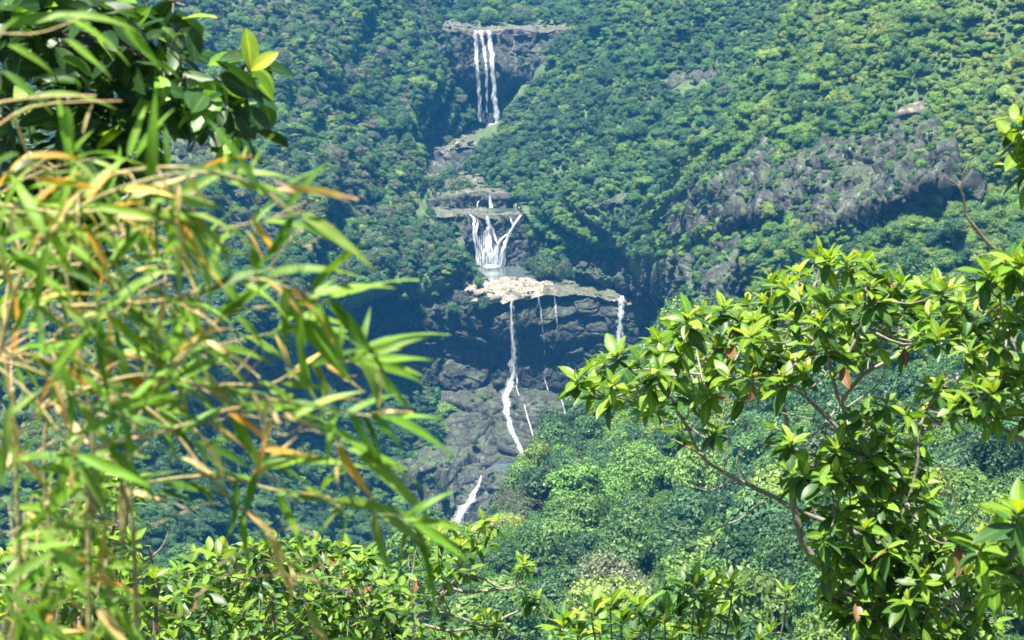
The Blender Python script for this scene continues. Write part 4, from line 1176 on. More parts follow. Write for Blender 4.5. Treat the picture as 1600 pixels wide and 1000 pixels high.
class Plant:
    def __init__(self, name, label, cat, base, wood, group=None):
        self.base = np.array(base, float)
        self.root = link(name, None, None, self.base); tag(self.root, label, cat, group)
        self.leaves = []; self.wood = wood; self.twigs = []
    def leaf(self, p, d, up, length, kind, tint):
        self.leaves.append((np.array(p, float), frame(d, up), float(length), kind, random.randrange(len(LEAF[kind])), tuple(float(c) for c in tint)))
    def limb(self, pts, r0, r1, name='branch', n=None, mat=None, sides=7, wobble=0.0):
        pts = np.asarray(pts, float)
        n = n or 6 * len(pts)
        q = smooth_line(pts, n)
        rr = np.linspace(r0, r1, n)
        rr = rr * (1 + 0.12 * vnoise(np.stack([np.arange(n) * 0.9, np.full(n, pts[0, 0] * 50), np.zeros(n)], -1), 3))
        if wobble: q = q + wobble * np.stack([fbm(q * 6, 71 + k, 2) for k in range(3)], -1) * np.linspace(0.1, 1, n)[:, None]
        V, F = tube(q, rr, sides)
        link(name, raw_mesh(name, V - self.base, F, mat or self.wood, True), self.root)
        return q
    def twig(self, pts, r0, r1, n=6):
        q = smooth_line(pts, n); self.twigs.append(tube(q, np.linspace(r0, r1, n), 5)); return q
    def finish(self, limit=300, stuffname='foliage'):
        if self.twigs:
            V, F = merge(self.twigs)
            o = link('twigs', raw_mesh('twigs', V - self.base, F, self.wood, True), self.root); o['kind'] = 'stuff'
        order = sorted(range(len(self.leaves)), key=lambda i: -self.score(i))
        for i in order[:limit]:
            p, M3, s, kind, k, tint = self.leaves[i]
            o = link('leaf', LEAF[kind][k][0], self.root)
            m4 = Matrix.Identity(4)
            for a in range(3):
                for b in range(3): m4[a][b] = float(M3[a, b] * s)
                m4[a][3] = float(p[a] - self.base[a])
            o.matrix_local = m4
            o['tint'] = list(tint)
        rest = order[limit:]
        if rest:
            Vs, Fs, Us, Ts, off = [], [], [], [], 0
            for i in rest:
                p, M3, s, kind, k, tint = self.leaves[i]
                _, V, F, UV = LEAF[kind][k]
                Vs.append((V * s) @ M3.T + p - self.base); Fs.append(F + off); Us.append(UV); Ts.append(np.tile(tint, (len(V), 1))); off += len(V)
            mt = LEAF[self.leaves[rest[0]][3]][0][0].materials[0]
            o = link(stuffname, raw_mesh(stuffname, np.concatenate(Vs), np.concatenate(Fs), mt, True, np.concatenate(Ts), np.concatenate(Us)), self.root)
            o['kind'] = 'stuff'
    def score(self, i):
        p, M3, s, kind, k, tint = self.leaves[i]
        px, py, f = proj(p)
        if not (-20 < px < 1620 and -20 < py < 1020): return -1
        return s / f * (1.0 - 0.04 * (p[1] - self.base[1])) * (0.4 + abs(M3[1, 2]))
def rv(): return np.array([random.gauss(0, 1), random.gauss(0, 1), random.gauss(0, 1)])
def unit(v): v = np.asarray(v, float); return v / (np.linalg.norm(v) + 1e-12)
YOUNG = [(0.26, 0.36, 0.03), (0.32, 0.4, 0.035), (0.2, 0.32, 0.025)]
FRESH = [(0.12, 0.235, 0.02), (0.1, 0.205, 0.022), (0.15, 0.26, 0.025)]
OLD = [(0.04, 0.11, 0.02), (0.05, 0.125, 0.022), (0.032, 0.09, 0.02)]
def tin(c, j=0.12):
    c = random.choice(c); f = random.uniform(1 - j * 1.6, 1 + j * 1.6)
    return tuple(max(0.004, v * f * random.uniform(1 - j * 0.5, 1 + j * 0.5)) for v in c)
def rosette(pl, tip, axis, L_, kind='broad', nold=6, nfresh=4, nyoung=3, spread=1.0, stem=0.1):
    """leaves round the end of a shoot: young upright ones at the tip, drooping old ones below"""
    axis = unit(axis)
    a0 = random.uniform(0, 6.28)
    side = unit(np.cross(axis, rv())); side2 = np.cross(axis, side)
    tot = nold + nfresh + nyoung
    for i in range(tot):
        f = i / max(1, tot - 1)                       # 0 lowest .. 1 tip
        a = a0 + i * 2.4 + random.uniform(-.3, .3)
        out = math.cos(a) * side + math.sin(a) * side2
        pos = tip - axis * stem * (1 - f)
        if i < nold:
            d = out * 1.0 + axis * random.uniform(-0.1, 0.35) + np.array([0, 0, random.uniform(-0.75, 0.1)]); c = tin(OLD if random.random() < 0.65 else FRESH) if random.random() > 0.025 else (0.17, 0.09, 0.04); s = L_ * random.uniform(0.7, 1.25)
        elif i < nold + nfresh:
            d = out * spread + axis * random.uniform(0.3, 0.8) + np.array([0, 0, random.uniform(-0.1, 0.25)]); c = tin(FRESH); s = L_ * random.uniform(0.75, 1.1)
        else:
            d = out * random.uniform(0.4, 0.9) + axis * random.uniform(0.6, 1.4) + np.array([0, 0, 0.15]) + 0.2 * rv(); c = tin(YOUNG if random.random() < .7 else FRESH); s = L_ * random.uniform(0.4, 0.85)
        up = np.array([0, 0, 1.0]) + 0.35 * rv() - 0.4 * out * (1 if i >= nold else 0)
        pl.leaf(pos, unit(d), up, s, kind, c)

def nearest_on(lines, p):
    best = None
    for q in lines:
        d = ((q - p) ** 2).sum(1); i = int(d.argmin())
        if best is None or d[i] < best[0]: best = (d[i], q, i)
    return best[1][max(0, best[2] - 2)]
def A(px, py, Y): return at(px, py, Y)
def line(pts, Y): return [A(p[0], p[1], Y + (p[2] if len(p) > 2 else 0)) for p in pts]
M_BARK = mat_bark('grey_brown_bark', (0.085, 0.075, 0.06), (0.26, 0.24, 0.2), 90)
M_DARKBARK = mat_bark('dark_twig_bark', (0.06, 0.045, 0.035), (0.19, 0.15, 0.11), 90)

def spray_tree(pl, limbs, tips, Y, L_, kind='broad', up=(0, 0, 1), zspread=0.9, counts=(6, 4, 3), tw=0.0035):
    for (px, py, *rest) in tips:
        k = rest[0] if rest else 1.0
        dY = random.uniform(-zspread, zspread)
        p = A(px, py, Y + dY)
        src = nearest_on(limbs, p)
        mid = (src * 0.45 + p * 0.55) + np.array([random.uniform(-.04, .04), 0, -0.05 - 0.04 * random.random()])
        q = pl.twig([src, mid, p], tw * 1.7, tw * 0.8, 7)
        ax = unit(unit(p - src) * 0.55 + np.array(up) * 0.9 + np.array([0, -0.15, 0]))
        rosette(pl, p, ax, L_ * k * random.uniform(0.85, 1.12), kind, counts[0] + random.randint(-1, 1), counts[1] + random.randint(-1, 1), counts[2] + random.randint(-1, 1), 1.0, L_ * 0.55)
def fill_tips(poly, n, mind, seed, taken=()):
    r = np.random.default_rng(seed)
    xs = [p[0] for p in poly]; ys = [p[1] for p in poly]
    pts = list(taken); new = []
    tries = 0
    while len(new) < n and tries < 6000:
        tries += 1
        x, y = r.uniform(min(xs), max(xs)), r.uniform(min(ys), max(ys))
        if not in_poly(x, y, poly): continue
        if all((x - a[0]) ** 2 + (y - a[1]) ** 2 > mind ** 2 for a in pts):
            pts.append((x, y)); new.append((float(x), float(y)))
    return new

random.seed(101)
# --- the broad-leaved tree on the right
Y1 = 12.0
gz = float(ground_z(6.4, Y1))
pl = Plant('broadleaf_tree', 'broad-leaved tree reaching across the lower right with lime young leaves at its tips', 'tree', (float(A(1480, 1250, Y1)[0]), Y1, gz), M_BARK)
b0 = pl.base
trunk = pl.limb([b0 - np.array([0, 0, 0.15]), A(1500, 1300, Y1), A(1430, 1080, Y1), A(1368, 958, Y1), A(1325, 922, Y1), A(1278, 878, Y1), A(1250, 830, Y1), A(1238, 775, Y1), A(1231, 715, Y1), A(1228, 655, Y1), A(1215, 600, Y1)], 0.036, 0.010, 'trunk', 70, wobble=0.02)
LIMBS = [trunk[30:]]
for pts, r0, r1 in [
 ([(1400, 1010), (1372, 900), (1345, 840), (1275, 808), (1200, 776), (1130, 738), (1095, 705), (1070, 662), (1040, 615), (985, 600)], 0.017, 0.005),
 ([(1368, 958), (1366, 860), (1350, 770), (1334, 700), (1318, 640), (1300, 592), (1287, 540), (1272, 480), (1280, 425)], 0.019, 0.005),
 ([(1313, 628), (1350, 585), (1400, 556), (1440, 520), (1455, 470)], 0.013, 0.005),
 ([(1330, 690), (1280, 640), (1240, 606), (1180, 600), (1100, 588), (1010, 582), (930, 592)], 0.013, 0.004),
 ([(1240, 606), (1190, 560), (1120, 520), (1060, 505)], 0.008, 0.004),
 ([(1290, 545), (1230, 500), (1190, 465)], 0.008, 0.004),
 ([(1300, 592), (1340, 520), (1350, 450), (1335, 415)], 0.010, 0.004),
 ([(1366, 860), (1410, 800), (1430, 730), (1445, 650), (1470, 610)], 0.012, 0.004),
 ([(1366, 880), (1440, 860), (1490, 830), (1530, 790)], 0.011, 0.004),
 ([(1400, 1010), (1450, 960), (1500, 930), (1560, 900)], 0.014, 0.005),
 ([(1345, 760), (1310, 745), (1270, 735)], 0.008, 0.004)]:
    LIMBS.append(pl.limb(line(pts, Y1 + random.uniform(-.35, .35)), r0, r1, 'branch', wobble=0.03))
for pts in [[(1200, 778), (1150, 812), (1095, 828), (1042, 818)], [(1150, 750), (1110, 762), (1088, 760)], [(1345, 700), (1290, 668), (1235, 650), (1180, 640)], [(1330, 690), (1390, 640), (1440, 600)],
            [(1160, 755), (1150, 720), (1165, 690), (1170, 660)], [(1110, 715), (1060, 690), (1040, 680)], [(1300, 800), (1320, 770), (1352, 742), (1400, 690)], [(1240, 780), (1255, 740), (1290, 700)],
            [(1130, 735), (1140, 690), (1125, 650)], [(1340, 720), (1370, 680), (1400, 672)], [(1275, 805), (1258, 770), (1230, 760)], [(1320, 640), (1370, 600), (1385, 560)]]:
    pl.limb(line(pts, Y1 + random.uniform(-.2, .2)), 0.006, 0.0022, 'bare_twig', 14, wobble=0.05, sides=5)
tips = [(900, 592), (925, 575), (945, 560), (962, 552), (925, 605), (955, 598), (985, 585), (1000, 560), (1030, 530), (1055, 502), (1075, 495), (1100, 488), (1130, 478), (1168, 470), (1205, 440), (1225, 445), (1250, 425),
        (1278, 398, 1.1), (1296, 402, 1.1), (1325, 408), (1345, 405), (1366, 418), (1330, 440), (1290, 440), (1250, 460), (1215, 480), (1180, 500), (1385, 445), (1410, 440), (1435, 448), (1462, 445), (1480, 450), (1500, 462)]
tips += fill_tips([(905, 600), (960, 560), (1060, 510), (1200, 460), (1290, 420), (1380, 440), (1490, 460), (1500, 520), (1440, 540), (1380, 545), (1300, 560), (1240, 590), (1180, 610), (1080, 625), (980, 630), (920, 620)], 74, 24, 5, tips)
spray_tree(pl, LIMBS[1:8], tips, Y1, 0.128)
low = [(1060, 672, .8), (1120, 670, .8), (1210, 668), (1235, 690), (1270, 720), (1305, 700), (1335, 705), (1362, 712), (1300, 730), (1255, 740), (1230, 730), (1330, 745), (1365, 760), (1400, 722), (1425, 700), (1440, 690), (1405, 770), (1380, 800), (1345, 790),
       (1310, 775), (1290, 800), (1350, 830), (1395, 840), (1425, 800), (1425, 835), (1450, 780), (1470, 830), (1500, 850), (1450, 600), (1475, 595), (1490, 640), (1440, 640), (1385, 628), (1370, 660)]
low += fill_tips([(1290, 880), (1340, 860), (1420, 840), (1500, 850), (1560, 900), (1570, 990), (1540, 1020), (1380, 1020), (1350, 960), (1300, 930)], 40, 24, 6)
low += fill_tips([(1240, 700), (1300, 690), (1440, 700), (1450, 840), (1400, 940), (1330, 940), (1280, 850)], 26, 26, 9, low)
low += fill_tips([(1270, 780), (1300, 730), (1420, 760), (1450, 850), (1380, 860), (1300, 840)], 12, 26, 8, low)
spray_tree(pl, LIMBS, low, Y1, 0.125, counts=(8, 3, 1))
front = fill_tips([(1270, 840), (1330, 850), (1430, 840), (1500, 1010), (1350, 1010), (1300, 930)], 30, 24, 12)
spray_tree(pl, LIMBS, front, Y1 - 0.45, 0.12, zspread=0.2, counts=(8, 3, 1))
front = fill_tips([(1310, 620), (1420, 640), (1400, 820), (1300, 840), (1270, 720)], 12, 30, 13)
spray_tree(pl, LIMBS, front, Y1 - 0.45, 0.12, zspread=0.2, counts=(7, 3, 1))
pl.finish()

random.seed(102)
# --- its neighbour at the right edge of the view
Y2 = 10.5
pl = Plant('broadleaf_tree', 'broad-leaved tree entering from the right edge with a bare dead branch above it', 'tree', (float(A(1860, 700, Y2)[0]), Y2, float(ground_z(3.2, Y2))), M_BARK)
t2 = pl.limb([pl.base - np.array([0, 0, 0.15]), A(1840, 1100, Y2), A(1790, 800, Y2), A(1740, 600, Y2), A(1730, 400, Y2), A(1690, 200, Y2)], 0.055, 0.014, 'trunk', 50, wobble=0.02)
L2 = []
for pts, r0, r1 in [([(1770, 730), (1690, 720), (1610, 692), (1572, 676), (1548, 655), (1530, 620)], 0.02, 0.005), ([(1690, 720), (1620, 640), (1590, 560), (1570, 500), (1560, 440)], 0.014, 0.004),
                    ([(1735, 560), (1660, 500), (1600, 440), (1575, 410)], 0.012, 0.004), ([(1700, 230), (1650, 205), (1610, 200), (1585, 205)], 0.01, 0.004), ([(1548, 655), (1490, 650), (1450, 640)], 0.005, 0.003)]:
    L2.append(pl.limb(line(pts, Y2), r0, r1, 'branch', wobble=0.03))
bq = pl.limb(line([(1640, 440), (1590, 415), (1558, 392), (1535, 368), (1520, 345), (1510, 318), (1502, 295), (1494, 286)], Y2), 0.013, 0.004, 'dead_branch', 50, M_DARKBARK, wobble=0.06)
pl.limb(line([(1502, 292), (1486, 282), (1470, 272)], Y2), 0.004, 0.0018, 'dead_branch', 10, M_DARKBARK, wobble=0.03)
pl.limb(line([(1502, 292), (1506, 272), (1516, 258), (1528, 248)], Y2), 0.004, 0.0015, 'dead_branch', 10, M_DARKBARK, wobble=0.03)
pl.limb(line([(1522, 352), (1510, 357), (1500, 356)], Y2), 0.004, 0.0018, 'dead_branch', 8, M_DARKBARK, wobble=0.03)
tips = [(1540, 425, .9), (1558, 412), (1582, 405), (1598, 412), (1530, 450, .9), (1560, 450), (1590, 450), (1520, 490, .9), (1548, 488), (1578, 490), (1600, 500), (1525, 520), (1555, 530), (1585, 540), (1540, 560), (1570, 580), (1598, 580), (1525, 600, .9), (1550, 610), (1585, 620), (1520, 630, .8), (1610, 450), (1615, 560), (1600, 640), (1560, 640), (1490, 625, .8), (1500, 470, .8), (1512, 545, .8), (1480, 620, .7), (1465, 600, .8)]
spray_tree(pl, L2[:3], tips, Y2, 0.132, zspread=0.6)
for px, py in [(1582, 185), (1600, 195), (1575, 215), (1600, 230), (1592, 262)]:
    p = A(px, py, Y2); rosette(pl, p, (-0.5, 0, 0.5), 0.15, 'broad', 4, 2, 1)
pl.finish()

random.seed(103)
# --- shrub in the right corner
Y3 = 8.5
pl = Plant('corner_shrub', 'bright broad-leaved shrub cut by the right edge low in the picture', 'shrub', (float(A(1680, 1000, Y3)[0]), Y3, float(ground_z(2, Y3))), M_BARK)
t3 = pl.limb([pl.base - np.array([0, 0, .1]), A(1690, 1200, Y3), A(1660, 950, Y3), A(1610, 860, Y3), A(1580, 820, Y3)], 0.022, 0.006, 'stem', 30, wobble=0.02)
t3b = pl.limb([A(1660, 950, Y3), A(1600, 900, Y3), A(1540, 850, Y3), A(1525, 838, Y3)], 0.01, 0.004, 'branch', 18, wobble=0.02)
spray_tree(pl, [t3[15:], t3b], [(1570, 810, 1.2), (1592, 800, 1.2), (1560, 838, 1.2), (1598, 850, 1.2), (1535, 850), (1580, 880, 1.2), (1610, 820), (1550, 890), (1600, 910)], Y3, 0.13, zspread=0.4, counts=(6, 4, 2))
pl.finish()

random.seed(104)
# --- dark-leaved branch at the upper left
Y4 = 7.5
DARK = [(0.022, 0.065, 0.016), (0.03, 0.08, 0.018), (0.018, 0.055, 0.016)]
pl = Plant('dark_leaved_tree', 'dark glossy-leaved tree hanging in from the upper left behind the bamboo', 'tree', (float(A(-420, 0, Y4)[0]), Y4, float(ground_z(-2.5, Y4))), M_DARKBARK)
t4 = pl.limb([pl.base - np.array([0, 0, .1]), A(-400, 1000, Y4), A(-380, 500, Y4), A(-300, 150, Y4), A(-250, -150, Y4)], 0.07, 0.03, 'trunk', 40, wobble=0.03)
L4 = []
for pts, r0, r1 in [([(-300, 150), (-150, 60), (50, 40), (180, 70), (250, 105), (300, 150), (345, 175), (390, 182)], 0.022, 0.004), ([(-290, 110), (-100, 0), (100, -20), (220, -10), (290, 10)], 0.02, 0.004),
                    ([(-300, 170), (-150, 200), (0, 180), (100, 200), (170, 230)], 0.02, 0.004), ([(-310, 300), (-150, 320), (0, 330), (90, 340), (190, 350)], 0.018, 0.004), ([(250, 105), (300, 120), (360, 140), (390, 120)], 0.006, 0.003)]:
    L4.append(pl.limb(line(pts, Y4 + random.uniform(-.3, .3)), r0, r1, 'branch', wobble=0.03))
def dark_cluster(px, py, n, L_, droop=0.7, bright=0.22):
    p = A(px, py, Y4 + random.uniform(-.35, .35))
    src = nearest_on(L4, p)
    pl.twig([src, (src + p) / 2 + np.array([0, 0, 0.02]), p], 0.004, 0.002, 6)
    for i in range(n):
        a = random.uniform(0, 6.28)
        d = np.array([math.cos(a), 0.7 * math.sin(a), -droop + random.uniform(-.5, .9)])
        c = tin(DARK) if random.random() > bright else tin([(0.14, 0.28, 0.02), (0.2, 0.32, 0.03), (0.1, 0.24, 0.02)])
        pl.leaf(p + 0.03 * rv(), unit(d), np.array([0, -0.4, 1]) + 0.6 * rv(), L_ * random.uniform(0.8, 1.2), 'oval', c)
for px, py, n in [(395, 95, 4), (385, 110, 5), (375, 140, 6), (350, 160, 6), (330, 165, 6), (365, 175, 6), (390, 165, 4), (345, 130, 5), (320, 150, 4), (300, 175, 4), (275, 160, 4), (335, 190, 4), (380, 190, 3), (250, 130, 5), (310, 130, 3), (290, 100, 4), (265, 80, 4), (245, 50, 4), (285, 45, 4), (270, 20, 4), (235, 15, 4), (300, 165, 2), (255, 150, 2), (225, 110, 4), (200, 60, 5), (190, 20, 5)]:
    dark_cluster(px, py, n, 0.13)
p = A(392, 110, Y4 - .2); pl.leaf(p, unit((-0.05, 0, 1)), (0.6, -1, 0.2), 0.13, 'oval', (0.24, 0.36, 0.03)); pl.leaf(p, unit((0.5, 0, 0.35)), (0.2, -1, 0.6), 0.1, 'oval', (0.28, 0.38, 0.03))
for (px, py) in fill_tips([(0, -10), (260, -10), (260, 130), (210, 210), (190, 320), (150, 420), (0, 460)], 95, 18, 15):
    dark_cluster(px, py, 5, 0.135, 0.6, 0.2)
pl.finish()

random.seed(105)
# --- bush along the bottom, left of the lowest fall
Y5 = 14.0
BUSH = [(0.07, 0.16, 0.025), (0.1, 0.2, 0.03), (0.05, 0.12, 0.02)]
pl = Plant('shrub', 'dense small-leaved shrub along the bottom edge below the lowest fall', 'shrub', (float(A(520, 1100, Y5)[0]), Y5, float(ground_z(-1, Y5))), M_DARKBARK)
L5 = []
b5 = pl.base
for k, (x1, y1) in enumerate([(300, 900), (400, 880), (500, 860), (560, 880), (640, 900)]):
    L5.append(pl.limb([b5 + np.array([0.06 * (k - 2), 0, -.1]), A(460 + 30 * k, 1080, Y5), A((x1 + 470) / 2, 990, Y5), A(x1, y1, Y5)], 0.03, 0.006, 'stem', 26, wobble=0.05))
for pts in [[(620, 1080), (640, 1000), (655, 960), (690, 930), (720, 890), (730, 850), (755, 815)], [(655, 960), (690, 958), (740, 975), (790, 985), (840, 1000)], [(650, 975), (700, 985), (760, 985), (830, 998)], [(690, 930), (735, 900), (780, 920), (805, 910)],
            [(700, 918), (740, 925), (790, 920), (815, 905)], [(655, 960), (640, 920), (650, 870), (670, 830)], [(760, 985), (790, 965), (825, 945), (838, 930)]]:
    L5.append(pl.limb(line(pts, Y5 + random.uniform(-.3, .3)), 0.012, 0.003, 'branch', 26, M_BARK, wobble=0.05))
dense = fill_tips([(255, 900), (300, 860), (350, 855), (420, 840), (480, 840), (540, 850), (600, 870), (630, 920), (640, 1010), (250, 1010)], 190, 14, 25)
for (px, py) in dense:
    p = A(px, py, Y5 + random.uniform(-1.2, 0.9)); src = nearest_on(L5[:5], p)
    pl.twig([src, (src + p) / 2, p], 0.004, 0.002, 5)
    top = max(0, 1 - (py - 830) / 120)
    rosette(pl, p, unit(np.array([random.uniform(-.5, .5), random.uniform(-.5, .2), 1])), 0.105 * random.uniform(.8, 1.15), 'broad', 6, 3, int(top * 1.6), 1.0, 0.07)
sparse = [(755, 812), (770, 820), (735, 830), (720, 850), (745, 850), (700, 850), (690, 870), (715, 880), (670, 850), (660, 830), (685, 830), (660, 880), (640, 860), (650, 900), (700, 900), (735, 890), (765, 845), (815, 880), (835, 935), (820, 930), (760, 960), (745, 970), (775, 970), (690, 940), (665, 930), (640, 940), (680, 990), (720, 1000), (655, 990), (700, 960), (820, 880), (705, 820), (640, 830)]
spray_tree(pl, L5[5:], sparse, Y5, 0.105, zspread=0.5, counts=(5, 3, 1), tw=0.0028)
pl.finish()
random.seed(106)
# --- shrub in the lower left corner behind the bamboo
pl = Plant('shrub', 'leafy shrub in the lower left corner behind the bamboo', 'shrub', (float(A(90, 1100, 11)[0]), 11.0, float(ground_z(-2, 11))), M_DARKBARK)
L6 = [pl.limb([pl.base + np.array([0.05 * k, 0, -.1]), A(60 + 60 * k, 1050, 11), A(x, y, 11)], 0.02, 0.005, 'stem', 20, wobble=0.05) for k, (x, y) in enumerate([(30, 840), (110, 800), (180, 760), (230, 860)])]
pl.limb(line([(205, 905), (225, 880), (250, 858), (262, 835)], 11), 0.008, 0.003, 'bare_twig', 14, M_BARK, wobble=0.03)
pl.limb(line([(225, 880), (215, 860)], 11), 0.004, 0.002, 'bare_twig', 8, M_BARK)
tips = fill_tips([(0, 850), (60, 830), (120, 800), (200, 830), (240, 900), (260, 1010), (0, 1010)], 80, 20, 35) + [(150, 740), (165, 755), (180, 770), (200, 785), (140, 760), (190, 745), (160, 780), (205, 760)]
spray_tree(pl, L6, tips, 11.0, 0.1, zspread=0.8, counts=(4, 4, 2), tw=0.003)
pl.finish()

random.seed(107)
# --- whorled shrub at the bottom right of the centre
Y7 = 13.0
pl = Plant('whorled_shrub', 'shrub with upright whorls of narrow leaves at the bottom edge', 'shrub', (float(A(1030, 1100, Y7)[0]), Y7, float(ground_z(1, Y7))), M_DARKBARK)
for i, (px, py) in enumerate([(880, 975), (905, 990), (928, 955), (955, 942), (940, 985), (972, 968), (1000, 952), (1015, 985), (1040, 965), (1068, 920), (1085, 912), (1142, 915), (1100, 945), (1062, 962), (1092, 985), (1125, 960), (1150, 990), (1050, 995), (985, 1000), (1110, 925), (1205, 985), (1185, 1000), (1228, 925)]):
    p = A(px, py, Y7 + random.uniform(-.5, .5))
    pl.limb([pl.base + np.array([random.uniform(-.4, .4), 0, -.08]), (pl.base * 0.4 + p * 0.6) + np.array([random.uniform(-.1, .1), 0, -.1]), p - np.array([0, 0, .12]), p], 0.008, 0.004, 'stem', 16)
    k = 0.7 if px > 1180 else 1.0
    for j in range(12):
        a = j * 2.4 + random.uniform(-.2, .2)
        out = np.array([math.cos(a), math.sin(a), 0])
        f = j / 11
        d = out * (1.0 - 0.55 * f) + np.array([0, 0, 0.1 + 0.9 * f + random.uniform(-.2, .1)])
        pl.leaf(p - np.array([0, 0, 0.05 * (1 - f)]), unit(d), np.array([0, 0, 1]) - 0.3 * out, 0.15 * k * random.uniform(.8, 1.1), 'spoon', tin(FRESH if random.random() < .55 else OLD if random.random() < .85 else YOUNG))
pl.finish()

random.seed(108)
# --- bamboo on the left
Y8 = 4.2
M_CULM = mat_bark('bamboo_culm', (0.16, 0.15, 0.05), (0.34, 0.28, 0.12), 40)
M_STRAW = mat_bark('dry_bamboo_twig', (0.22, 0.15, 0.06), (0.42, 0.32, 0.16), 80)
GREENB = [(0.1, 0.225, 0.02), (0.14, 0.28, 0.025), (0.06, 0.15, 0.02), (0.15, 0.28, 0.035), (0.17, 0.28, 0.06)]
DEAD = [(0.55, 0.3, 0.05), (0.58, 0.42, 0.18), (0.56, 0.44, 0.24), (0.52, 0.38, 0.16), (0.45, 0.36, 0.09), (0.5, 0.32, 0.13), (0.45, 0.22, 0.03), (0.5, 0.38, 0.2)]
pl = Plant('bamboo', 'bamboo thicket filling the left side with green and orange withered leaves', 'bamboo', (float(A(60, 1000, Y8)[0]), Y8, float(ground_z(-.8, Y8))), M_STRAW)
culms = []
for k, pts in enumerate([[(120, 1300), (140, 1000), (148, 800), (135, 600), (90, 380), (20, 180)], [(40, 1300), (30, 900), (10, 600), (-40, 300), (-120, 0)], [(230, 1300), (215, 1000), (190, 850), (200, 700), (260, 580), (340, 500)],
                         [(-60, 1300), (-50, 900), (0, 550), (60, 380), (160, 280), (300, 262), (400, 292), (455, 332)], [(90, 1300), (85, 1050), (70, 800), (80, 620), (160, 480), (280, 440)]]):
    dz = [0.0, .3, -.1, -.2, .2][k]
    g0 = A(pts[0][0], pts[0][1], Y8 + dz); g0 = np.array([g0[0], g0[1], float(ground_z(g0[0], g0[1])) - .1])
    q = pl.limb([g0] + line(pts[1:], Y8 + dz), 0.006, 0.002, 'culm', 60, M_CULM, wobble=0.01)
    culms.append(q)
SPRAYS = [
 ([(60, 380), (160, 300), (300, 268), (400, 292), (455, 332)], 12, 'g'), ([(0, 430), (200, 402), (330, 372), (400, 352)], 10, 'g'), ([(90, 480), (250, 470), (380, 440), (450, 448), (500, 462)], 12, 'g'),
 ([(150, 640), (330, 605), (420, 602), (480, 565), (545, 560)], 12, 'g'), ([(150, 700), (300, 660), (380, 640), (470, 660), (540, 690)], 11, 'd'), ([(180, 760), (330, 745), (450, 765), (540, 780), (640, 815)], 12, 'g'),
 ([(140, 580), (260, 660), (340, 760), (420, 830), (470, 930), (500, 1000)], 9, 'd'), ([(0, 560), (100, 530), (220, 520), (330, 540), (430, 520)], 12, 'g'),
 ([(0, 320), (100, 330), (200, 320), (290, 330)], 10, 'd'), ([(60, 640), (160, 600), (260, 590), (360, 640), (400, 720)], 10, 'g'),
 ([(260, 580), (350, 500), (430, 480), (470, 490)], 8, 'g'), ([(300, 600), (420, 625), (520, 640), (600, 655)], 8, 'd')]
def bamboo_fan(p, along, n, mode, L_):
    """a node's fan of blades, sweeping to the right and down"""
    for j in range(n):
        ang = random.gauss(0, 0.95)
        base = unit(along * 0.6 + np.array([0.45, 0, -0.4]))
        perp = np.array([-base[2], 0, base[0]])
        d = base * math.cos(ang) + perp * math.sin(ang) + np.array([0, random.uniform(-.45, .45), 0])
        dead = random.random() < (0.12 if mode == 'g' else 0.4)
        kind = 'withered' if dead and random.random() < .7 else 'blade'
        s = L_ * random.uniform(0.6, 1.25) * (0.85 if dead else 1)
        pl.leaf(p + 0.008 * rv(), unit(d), np.array([0, -0.45, 0.9]) + 0.45 * rv(), s, kind, tin(DEAD if dead else GREENB))
for pts, nn, mode in SPRAYS:
    dY = random.uniform(-.45, .5)
    q = pl.limb(line(pts, Y8 + dY), 0.0042, 0.0012, 'branch', 36, M_STRAW if mode == 'd' else M_CULM, wobble=0.02, sides=6)
    for i in range(nn):
        f = (i + 0.6) / nn
        k = min(len(q) - 2, int(f * (len(q) - 1)))
        bamboo_fan(q[k], unit(q[k + 1] - q[k]), random.randint(2, 3) if proj(q[k])[0] < 300 else random.randint(1, 2), mode, 0.125)
    bamboo_fan(q[-1], unit(q[-1] - q[-3]), 4, 'g' if mode == 'g' else 'd', 0.15)
for (px, py, L_, dx, dz, c) in [(0, 45, .15, 1, .35, 0), (100, 30, .14, 1, -.35, 1), (95, 28, .13, .9, .15, 3), (190, 35, .12, .6, -.7, 1), (60, 150, .14, 1, .15, 3), (10, 70, .1, .9, -.3, 3), (0, 20, .12, .5, .8, 0), (100, 60, .1, .9, -.6, 3), (0, 110, .12, .8, -.5, 2), (100, 160, .1, .3, -1, 0),
                                (200, 245, .1, .3, 1, 3), (210, 250, .11, .5, .95, 0), (262, 270, .09, .02, 1, 0), (355, 285, .07, -.2, 1, 3), (372, 290, .075, .12, 1, 3), (385, 290, .1, .25, 1, 3), (130, 210, .06, .1, .7, 9),
                                (560, 560, .13, .9, .35, 0), (560, 565, .14, 1, .12, 1), (560, 570, .15, .9, -.55, 3), (560, 565, .13, .95, -.15, 0), (555, 560, .14, .6, -.75, 3), (530, 555, .08, .1, 1, 0), (640, 815, .13, .9, -.5, 0), (630, 812, .12, 1, .05, 1), (630, 810, .1, .8, .6, 0), (520, 780, .15, 1, -.12, 3)]:
    p = A(px, py, Y8 + random.uniform(-.25, .15))
    pl.leaf(p, unit((dx, random.uniform(-.2, .2), dz)), np.array([0.1 * random.gauss(0, 1), -0.7, 0.7]) + 0.2 * rv(), L_, 'withered' if c == 9 else 'blade', tin(DEAD) if c == 9 else tin([GREENB[c]]))
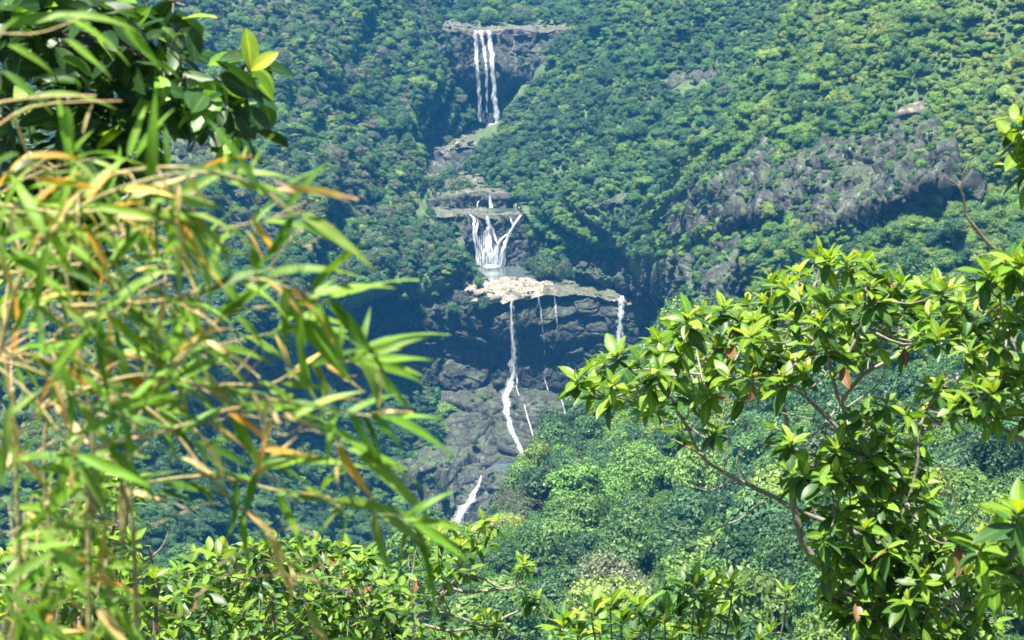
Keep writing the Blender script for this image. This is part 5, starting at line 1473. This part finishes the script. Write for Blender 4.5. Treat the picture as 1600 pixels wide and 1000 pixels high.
pl.twig(line([(0, 160), (60, 152), (150, 150)], Y8), .003, .002); pl.twig(line([(0, 195), (40, 170), (100, 160), (190, 158)], Y8), .003, .0015); pl.twig(line([(0, 52), (60, 52), (130, 28)], Y8), .002, .0015)
FILL = fill_tips([(0, 235), (120, 235), (220, 270), (280, 300), (300, 360), (300, 440), (330, 480), (310, 560), (260, 600), (220, 660), (190, 740), (150, 800), (170, 900), (240, 960), (260, 1010), (0, 1010)], 135, 16, 45)
for (px, py) in FILL:
    p = A(px, py, Y8 + random.uniform(-.5, .9))
    src = nearest_on(culms, p)
    if random.random() < .5: pl.twig([src, (src + p) / 2 + np.array([0, 0, .02]), p], .0022, .001, 6)
    bamboo_fan(p, unit(np.array([random.uniform(.2, 1), 0, random.uniform(-.6, .5)])), random.randint(2, 4), 'g' if random.random() < .68 else 'd', 0.12)
for k in range(75):
    px, py = random.uniform(0, 470), random.uniform(230, 950)
    if px > 250 and random.random() < .4: continue
    a = random.gauss(-0.1, 0.35); l = random.uniform(50, 150)
    p = A(px, py, Y8 + random.uniform(-.4, .5)); p2 = A(px + l * math.cos(a), py + l * math.sin(a), Y8 + random.uniform(-.4, .5))
    pl.twig([p, (p + p2) / 2 + 0.02 * rv(), p2], .0016, .0008, 5)
pl.finish()

# ------------------------------------------------------------------ haze: the air of the valley
m, nt, N, L, out = new_mat('valley_air')
pv = N.new('ShaderNodeVolumePrincipled')
pv.inputs['Density'].default_value = 0.00008
pv.inputs['Color'].default_value = (0.06, 0.42, 1.0, 1)
pv.inputs['Anisotropy'].default_value = 0.1
pv.inputs['Density Attribute'].default_value = ''
L.new(pv.outputs[0], out.inputs['Volume'])
hx0, hx1, hy0, hy1, hz0, hz1 = -1600, 1800, -260, 2500, -61, 335
HV = [(x, y, z) for x in (hx0, hx1) for y in (hy0, hy1) for z in (hz0, hz1)]
HF = [(0, 1, 3, 2), (4, 6, 7, 5), (0, 4, 5, 1), (2, 3, 7, 6), (0, 2, 6, 4), (1, 5, 7, 3)]
hz = link('haze', raw_mesh('haze', HV, HF, m)); tag(hz, kind='stuff')
